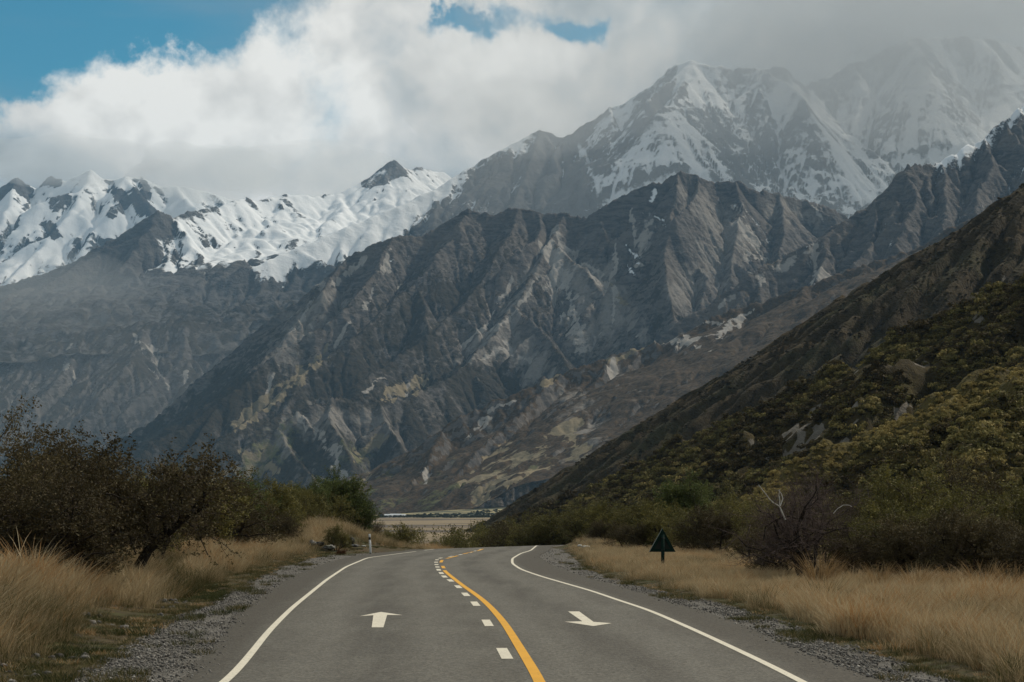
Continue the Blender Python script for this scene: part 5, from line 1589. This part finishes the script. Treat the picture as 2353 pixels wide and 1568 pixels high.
tree('green', 1580, 1112, 104, "kanuka_tree", "tall olive green tree rising behind the triangular sign", "tree", GR, 1.2)
tree('olive', 1535, 1168, 92, "matagouri_shrub", "olive shrub directly behind the triangular sign", "shrub", GR, 1.3, 5.2)
tree('olive2', 1605, 1178, 84, "matagouri_shrub", "olive shrub just right of the triangular sign", "shrub", GR, 1.25, 0.8)
tree('brown', 1655, 1172, 80, "matagouri_shrub", "brown shrub midway between the sign and the bare shrub", "shrub", GR, 1.2)
tree('olive', 1690, 1150, 92, "matagouri_shrub", "olive shrub standing back between the sign and the bare shrub", "shrub", GR, 1.3, 1.4)
tree('brown2', 1740, 1190, 60, "matagouri_shrub", "purple brown shrub in front of the bare shrub's left side", "shrub", GR, 1.2, 2.2)
bare = tree('bare', 1865, 1092, 46, "bare_shrub", "large bare purple brown shrub with bleached dead branches", "shrub", GR, 1.2, 0.4)
tree('olive', 2000, 1150, 62, "matagouri_shrub", "olive shrub behind the right side of the bare shrub", "shrub", GR, 1.15, 2.0)
tree('olive', 2075, 1105, 54, "matagouri_tree", "broad olive tree right of the bare shrub", "tree", GR, 1.2, 0.9)
tree('brown2', 2190, 1058, 62, "matagouri_tree", "tallest brown tree on the right, standing behind the others", "tree", GR, 1.1, 4.1)
tree('olive2', 2150, 1165, 48, "matagouri_shrub", "olive shrub in front of the tallest right hand tree", "shrub", GR, 1.2, 5.5)
tree('brown', 2250, 1180, 44, "matagouri_shrub", "rounded brown shrub at the back of the tall grass on the right", "shrub", GR, 1.25, 1.1)
tree('brown2', 2300, 1100, 58, "matagouri_tree", "dark tree behind the rounded brown shrub near the right edge", "tree", GR, 1.1, 0.2)
tree('olive', 2370, 1120, 50, "matagouri_tree", "dark olive tree cut by the right edge of the view", "tree", GR, 1.2, 3.7)
tree('brown', 2385, 1215, 42, "matagouri_shrub", "low brown shrub cut by the right edge of the view", "shrub", GR, 1.3, 2.6)
tree('brown', 1965, 1230, 47, "matagouri_shrub", "low twiggy shrub under the bare shrub's right side", "shrub", GR, 1.2, 5.9)

tree('brown', 1830, 1215, 49, "matagouri_shrub", "low brown shrub behind the stems of the bare shrub", "shrub", GR, 1.5, 0.7)
tree('brown2', 1925, 1150, 55, "matagouri_shrub", "brown shrub seen through the bare shrub's right side", "shrub", GR, 1.3, 3.2)
tree('olive', 1790, 1150, 72, "matagouri_shrub", "olive shrub behind the bleached branch", "shrub", GR, 1.4, 4.4)
tree('olive2', 2040, 1190, 50, "matagouri_shrub", "low olive shrub at the foot of the broad olive tree", "shrub", GR, 1.3, 1.2)
tree('brown', 2110, 1195, 46, "matagouri_shrub", "low brown shrub at the grass edge right of the broad olive tree", "shrub", GR, 1.3, 0.1)
tree('brown', 2320, 1200, 45, "matagouri_shrub", "low brown shrub between the rounded one and the right edge", "shrub", GR, 1.3, 5.0)

# bleached dead branches of the bare shrub (in the shrub's own frame)
bpy.context.view_layer.update()
inv = bare.matrix_world.inverted()
def dead(lines, mat, label):
    V, Fc = [], []
    for pix, Y, r0_, r1_ in lines:
        pts = [np.array(inv @ Vector(P(px, py, Y))) for px, py in pix]
        tube(V, Fc, pts, np.linspace(r0_, r1_, len(pts)), 5)
    o = add("dead_branch", mesh_np("dead_branch", np.array(V), np.array(Fc), [mat], True), bare)
    o['label'] = label


dead([([(1805, 1195), (1794, 1170), (1790, 1163), (1778, 1156), (1768, 1147), (1762, 1138), (1752, 1126), (1743, 1114)], 44.8, 0.021, 0.008),
      ([(1791, 1164), (1792, 1150), (1790, 1138), (1792, 1124)], 44.7, 0.016, 0.007), ([(1793, 1163), (1799, 1146), (1795, 1134), (1788, 1126)], 44.9, 0.016, 0.007)], m_bleach, "forked white bleached branch")
dead([([(1765, 1142), (1752, 1146), (1740, 1152), (1728, 1151)], 44.8, 0.014, 0.006), ([(1752, 1146), (1742, 1143), (1734, 1139)], 44.8, 0.010, 0.005)], m_twig, "brown twig off the white branch")
dead([([(1915, 1180), (1925, 1169), (1938, 1161), (1950, 1161), (1958, 1165)], 44.5, 0.010, 0.005)], m_bleach, "thin pale arching branch")

# small rusty plant at the gravel edge
t = tree('low', 785, 1262, 82.5, "dead_fern", "rusty brown dead clump at the gravel edge left of the marker post", "plant", None, 1.0)
for c in t.children:
    if c.name.startswith("crown"):
        c.data = c.data.copy(); c.data.materials[1] = m_rust
t = tree('low', 1318, 1272, 84.0, "dead_fern", "low rusty plant on the gravel by the right hand bend", "plant", None, 1.3, zoff=-0.05)
for c in t.children:
    if c.name.startswith("crown"):
        c.data = c.data.copy(); c.data.materials[1] = m_rust

# big tussocks standing out of the grass at the right
m_tuss = leaf_material("tussock_blades", (0.16, 0.10, 0.045), (0.30, 0.20, 0.095), (0.40, 0.29, 0.16))
tv, tf, ta = grass_tuft(77, 150, 0.85, 0.22, 0.08, 0.010)
tus = mesh_np("tussock", tv, tf, [m_tuss], False, {'shade': ta})
for px, Y, s, lab in ((1882, 42, 1.35, "tallest golden tussock, in front of the bare shrub's trunks"), (1915, 44, 1.0, "golden tussock just right of the tallest one"), (2020, 41, 1.0, "golden tussock in front of the olive tree"),
                      (2105, 39, 1.05, "golden tussock between the olive tree and the brown shrub"), (2262, 38, 1.15, "golden tussock below the rounded brown shrub"), (2330, 37, 1.1, "golden tussock by the right edge of the view"),
                      (2190, 40, 0.9, "smaller golden tussock left of the rounded brown shrub"), (30, 27, 0.7, "orange tinted tussock at the left edge, on the grass mound")):
    x = (px - CX) / F * Y
    o = add("tussock", tus, loc=(x, Y, float(ground_z(np.array([x]), np.array([Y]))[0]) - 0.05), rotz=(px * 0.7) % 0.8 - 0.4)
    o.scale = (s, s, s)
    tag(o, lab, "tussock", "golden tussocks in the verge grass")

# ------------------------------------------------------------------ marker post
def box(V, Fc, x0, x1, y0, y1, z0, z1):
    i = len(V)
    V += [(x0, y0, z0), (x1, y0, z0), (x1, y1, z0), (x0, y1, z0), (x0, y0, z1), (x1, y0, z1), (x1, y1, z1), (x0, y1, z1)]
    Fc += [(i, i + 3, i + 2, i + 1), (i + 4, i + 5, i + 6, i + 7), (i, i + 1, i + 5, i + 4), (i + 1, i + 2, i + 6, i + 5), (i + 2, i + 3, i + 7, i + 6), (i + 3, i, i + 4, i + 7)]


def rounded_post(w_, d_, z0, z1, seg=5, rows=2, top_round=0.0):
    """upright plastic post with a bowed front, as from_pydata lists"""
    prof = []
    for k in range(seg + 1):
        t = -1 + 2 * k / seg
        prof.append((t * w_ / 2, -d_ * (1 - t * t) - 0.012))
    for k in range(seg, -1, -1):
        t = -1 + 2 * k / seg
        prof.append((t * w_ / 2, -d_ * (1 - t * t) * 0.6 + 0.008))
    n = len(prof); V = []
    for r_ in range(rows):
        z = z0 + (z1 - z0) * r_ / (rows - 1)
        for (x, y) in prof:
            V.append((x, y, z - (top_round * (2 * x / w_) ** 2 if r_ == rows - 1 else 0)))
    Fc = []
    for r_ in range(rows - 1):
        for k in range(n):
            a = r_ * n + k; b_ = r_ * n + (k + 1) % n
            Fc.append((a, b_, b_ + n, a + n))
    for k in range(seg):
        a = (rows - 1) * n + k
        Fc.append((a, a + 1, (rows - 1) * n + n - 2 - k, (rows - 1) * n + n - 1 - k))
    return np.array(V), np.array(Fc)


def plain(name, col_, rough=0.6, spec=0.3, var=0.25):
    m, b = material(name)
    pos = b.node('ShaderNodeNewGeometry').outputs['Position']
    n = b.noise(pos, 9.0, 5, 0.65)
    finish(b, b.mix(b.m('MULTIPLY', b.ramp(n, 0.4, 0.75), var * 2), col_, tuple(c * 0.55 for c in col_)), rough, (n, 0.3, 0.004), spec)
    return m


m_post = plain("white_plastic", (0.62, 0.63, 0.62)); m_black = plain("black_band", (0.012, 0.016, 0.014)); m_soil = plain("grey_base", (0.10, 0.10, 0.09))
x, Y = (851.8 - CX) / F * 84.8, 84.8
post = empty("marker_post", (x, Y, float(drop(x, Y))), 0.1)
post.rotation_euler = (0.02, math.radians(-3.6), 0.1)
tag(post, "white roadside marker post with a black band, leaning slightly left", "marker post")
V, Fc = rounded_post(0.105, 0.018, 0.06, 0.70); add("lower_post", mesh_np("lower_post", V, Fc, [m_post], False), post)
V, Fc = rounded_post(0.109, 0.019, 0.70, 0.83); add("black_band", mesh_np("black_band", V, Fc, [m_black], False), post)
V, Fc = rounded_post(0.105, 0.018, 0.83, 0.995, top_round=0.02); add("post_top", mesh_np("post_top", V, Fc, [m_post], False), post)
V, Fc = rounded_post(0.115, 0.022, -0.2, 0.06); add("post_base", mesh_np("post_base", V, Fc, [m_soil], False), post)

# ------------------------------------------------------------------ triangular sign seen from behind
m_sign = plain("dark_green_paint", (0.009, 0.026, 0.020), 0.9, 0.08); m_signb = plain("sign_back_board", (0.016, 0.022, 0.018), 0.7); m_edge = plain("bare_sign_edge", (0.22, 0.26, 0.22), 0.5)
Ys = 57.0
x = (1522 - CX) / F * Ys
gz = float(ground_z(np.array([x]), np.array([Ys]))[0])
sign = empty("triangular_sign", (x, Ys, gz), 0.10)
tag(sign, "dark green triangular road sign seen from behind on a single post", "road sign")
zb = EYE + (HY - 1268.5) / F * Ys - gz; zt = EYE + (HY - 1215) / F * Ys - gz
hw = 0.5 * 61 / F * Ys


def prism(name, tri, y0, y1, mat):
    V = [(a, y0, c) for a, c in tri] + [(a, y1, c) for a, c in tri]
    n = len(tri)
    Fc = [tuple(range(n)), tuple(range(2 * n - 1, n - 1, -1))] + [(k, k + n, (k + 1) % n + n, (k + 1) % n) for k in range(n)]
    me = bpy.data.meshes.new(name); me.from_pydata(V, [], Fc); me.materials.append(mat); me.update()
    return add(name, me, sign)


prism("board", [(-hw, zb), (hw, zb), (0, zt)], 0.0, 0.02, m_signb)
bw = 0.10
def inner(a, c):
    ctr = np.array((0, zb + (zt - zb) / 3)); p = np.array((a, c)); v = ctr - p
    return tuple(p + v * (2 * bw / np.linalg.norm(v)) * 1.0)
A, B, T = (-hw, zb), (hw, zb), (0, zt)
a2, b2, t2 = inner(*A), inner(*B), inner(*T)
prism("frame_rail", [A, B, b2, a2], -0.045, -0.002, m_sign)
prism("frame_rail", [B, T, t2, b2], -0.045, -0.002, m_sign)
prism("frame_rail", [T, A, a2, t2], -0.045, -0.002, m_sign)
prism("edge_strip", [(A[0] - 0.012, A[1]), (A[0], A[1]), (T[0], T[1]), (T[0] - 0.004, T[1] + 0.012)], -0.03, 0.022, m_edge)
V, Fc = [], []
box(V, Fc, -0.055, 0.055, -0.10, -0.048, -0.3, zt - 0.20)
add("post", mesh_np("post", np.array(V), np.array(Fc), [m_sign]), sign)
for zz in (zb + 0.06, zb + 0.45):
    V, Fc = [], []
    box(V, Fc, -0.07, 0.07, -0.106, -0.098, zz - 0.02, zz + 0.02)
    add("bracket", mesh_np("bracket", np.array(V), np.array(Fc), [m_black]), sign)

# ------------------------------------------------------------------ boulders by the bank, and the white rock
def rock_mat(name, a, b_, lich=None):
    m, b = material(name)
    pos = b.node('ShaderNodeNewGeometry').outputs['Position']
    n = b.noise(pos, 6.0, 6, 0.65); n2 = b.noise(pos, 1.7, 4, 0.6)
    c = b.mix(b.ramp(n, 0.35, 0.65), a, b_)
    if lich:
        c = b.mix(b.m('MULTIPLY', b.ramp(n2, 0.5, 0.65), 0.6), c, lich)
    finish(b, c, 0.9, (n, 0.9, 0.04), 0.2)
    return m


m_rock = rock_mat("lichened_boulder", (0.10, 0.10, 0.098), (0.24, 0.235, 0.225), (0.16, 0.17, 0.10))
m_rockd = rock_mat("dark_boulder", (0.030, 0.030, 0.032), (0.075, 0.075, 0.078))
m_rockw = rock_mat("white_rock", (0.50, 0.50, 0.47), (0.68, 0.68, 0.65))


def rock(px, py, Y, sx, sy, sz, seed, mat, label, grp=None, rz=0.0):
    V, Fc = stone_mesh(seed, 3)
    n = fbm(V[:, 0] * 1.7 + seed, V[:, 1] * 1.7 + V[:, 2], 3, seed)
    V = V * (1 + 0.22 * n[:, None]) * np.array((sx, sy, sz))
    x = (px - CX) / F * Y
    z = EYE + (HY - py) / F * Y
    return tag(add("rock", mesh_np("rock", V, Fc, [mat], False), loc=(x, Y, z + sz * 0.35), rotz=rz), label, "rock", grp)


GB = "boulders on the bank by the marker post"
rock(749, 1228, 92, 0.28, 0.25, 0.24, 3, m_rock, "rounded grey boulder highest on the bank", GB)
rock(808, 1247, 90, 0.20, 0.22, 0.26, 5, m_rockd, "dark boulder on the bank left of the marker post", GB)
rock(814, 1256, 89, 0.34, 0.25, 0.10, 6, m_rock, "flat grey slab under the dark boulder", GB, 0.3)
rock(718, 1252, 86, 0.30, 0.25, 0.20, 8, m_rock, "grey boulder at the left end of the low row in the grass", GB)
rock(735, 1253, 86, 0.26, 0.25, 0.20, 9, m_rockd, "dark boulder in the middle of the low row", GB, 1.0)
rock(757, 1261, 85, 0.32, 0.25, 0.17, 10, m_rock, "broken grey boulder at the right end of the low row", GB, 2.0)
rock(835, 1256, 88, 0.11, 0.10, 0.07, 12, m_rockw, "small white stone just left of the marker post", GB)
rock(1332, 1256, 95, 0.20, 0.18, 0.12, 14, m_rockw, "white rock in the green grass, the left one of two touching", "white rocks on the right verge")
rock(1346, 1259, 94.5, 0.26, 0.2, 0.12, 15, m_rockw, "white rock in the green grass, the wider right one of two touching", "white rocks on the right verge", 0.5)

# ------------------------------------------------------------------ far buildings on the valley floor
m_wall = plain("pale_wall", (0.42, 0.43, 0.43), 0.8, 0.2, 0.1); m_roof = plain("grey_roof", (0.50, 0.54, 0.57), 0.5, 0.3, 0.1)
for px, Y, w_, d_, h_, rz, lab in ((893, 2330, 11, 9, 3.0, 0.2, "leftmost tiny pale building on the far valley floor"), (909, 2350, 15, 10, 3.4, -0.1, "middle tiny pale building on the far valley floor"),
                                   (924, 2380, 9, 8, 2.8, 0.3, "rightmost tiny pale building on the far valley floor")):
    x = (px - CX) / F * Y
    bld = empty("building", (x, Y, float(ground_z(np.array([x]), np.array([Y]))[0]) - 0.2), rz)
    tag(bld, lab, "building", "tiny buildings on the valley floor")
    V, Fc = [], []
    box(V, Fc, -w_ / 2, w_ / 2, -d_ / 2, d_ / 2, 0, h_)
    add("wall", mesh_np("wall", np.array(V, float), np.array(Fc), [m_wall]), bld)
    e = 0.5
    V = [(-w_ / 2 - e, -d_ / 2 - e, h_), (w_ / 2 + e, -d_ / 2 - e, h_), (w_ / 2 + e, d_ / 2 + e, h_), (-w_ / 2 - e, d_ / 2 + e, h_), (-w_ / 2 - e, 0, h_ + 1.8), (w_ / 2 + e, 0, h_ + 1.8)]
    me = bpy.data.meshes.new("roof"); me.from_pydata(V, [], [(0, 1, 5, 4), (2, 3, 4, 5), (1, 2, 5), (3, 0, 4), (0, 3, 2, 1)]); me.materials.append(m_roof); me.update()
    r_ = add("roof", me, bld); r_.location.z = 0.01
# ------------------------------------------------------------------ air and cloud
def volume_mat(name, density, color, aniso=0.0):
    m, b = material(name)
    v = b.node('ShaderNodeVolumePrincipled', {'Color': color, 'Density': density, 'Anisotropy': aniso})
    o = b.node('ShaderNodeOutputMaterial')
    b.l.new(v.outputs[0], o.inputs['Volume'])
    return m


HX, HN, HFAR, HTOP, HBOT = 10600, -95, 17000, 3520, -20
bv = np.array([(x, y, z) for z in (HBOT, HTOP) for y in (HN, HFAR) for x in (-HX, HX)], float)
bf = np.array([(0, 2, 3, 1), (4, 5, 7, 6), (0, 1, 5, 4), (1, 3, 7, 5), (3, 2, 6, 7), (2, 0, 4, 6)])
tag(add("haze", mesh_np("haze", bv, bf, [volume_mat("air", 2.7e-5, (0.36, 0.66, 1.0))])), "thin blue mountain air over the whole valley", "haze", kind='stuff')


def cloud(px, py, Y, rx, ry, rz, tau, label, seed):
    """a soft lumpy bank of cloud vapour, thickest at its middle"""
    nu, nv = 40, 24
    c = P(px, py, Y)
    V = []
    for j in range(nv + 1):
        th = math.pi * j / nv
        for i in range(nu):
            ph = 2 * math.pi * i / nu
            V.append((math.sin(th) * math.cos(ph), math.sin(th) * math.sin(ph), math.cos(th)))
    V = np.array(V)
    n = fbm(V[:, 0] * 1.3 + V[:, 1] * 0.7 + seed, V[:, 2] * 1.3 - V[:, 1] * 0.6, 3, seed)
    n = n.reshape(nv + 1, nu); n[0] = n[0].mean(); n[-1] = n[-1].mean(); n = n.ravel()
    V = V * (1 + 0.22 * n[:, None]) * np.array((rx, ry, rz))
    Fq = []
    for j in range(nv):
        for i in range(nu):
            a = j * nu + i; b_ = j * nu + (i + 1) % nu
            Fq.append((a, a + nu, b_ + nu, b_))
    o = add("mist", mesh_np("mist", V, np.array(Fq), [volume_mat("vapour", tau / (2 * ry), (0.97, 0.99, 1.0))], smooth=True), loc=tuple(c))  # banks and thin veils of cloud, all under the object name mist
    return tag(o, label, "mist", kind='stuff')


cloud(1850, 260, 7450, 1900, 620, 760, 0.48, "thin grey mist hanging in front of the great massif", 21)
cloud(330, 905, 6380, 700, 290, 360, 0.10, "faint blue mist between the central mountain and the lower left one", 27)
cloud(230, 850, 8250, 980, 800, 500, 0.42, "pale blue valley mist behind the lower left mountain", 25)
cloud(2180, 20, 8700, 1250, 900, 680, 1.9, "grey cloud bank hiding the highest summit at the right", 3)
cloud(1720, 190, 8500, 900, 500, 380, 0.55, "thin mist drifting across the rounded summit right of the centre", 5)
cloud(470, 395, 12300, 560, 500, 200, 1.3, "low cloud resting on the far snow ridge", 7)
cloud(720, 400, 11600, 620, 500, 190, 0.9, "low cloud behind the snow basin", 9)
cloud(150, 370, 12000, 700, 400, 170, 0.8, "thin cloud touching the farthest left peaks", 12)
cloud(1230, 270, 9000, 520, 300, 220, 0.35, "thin mist on the shoulder of the massif", 15)
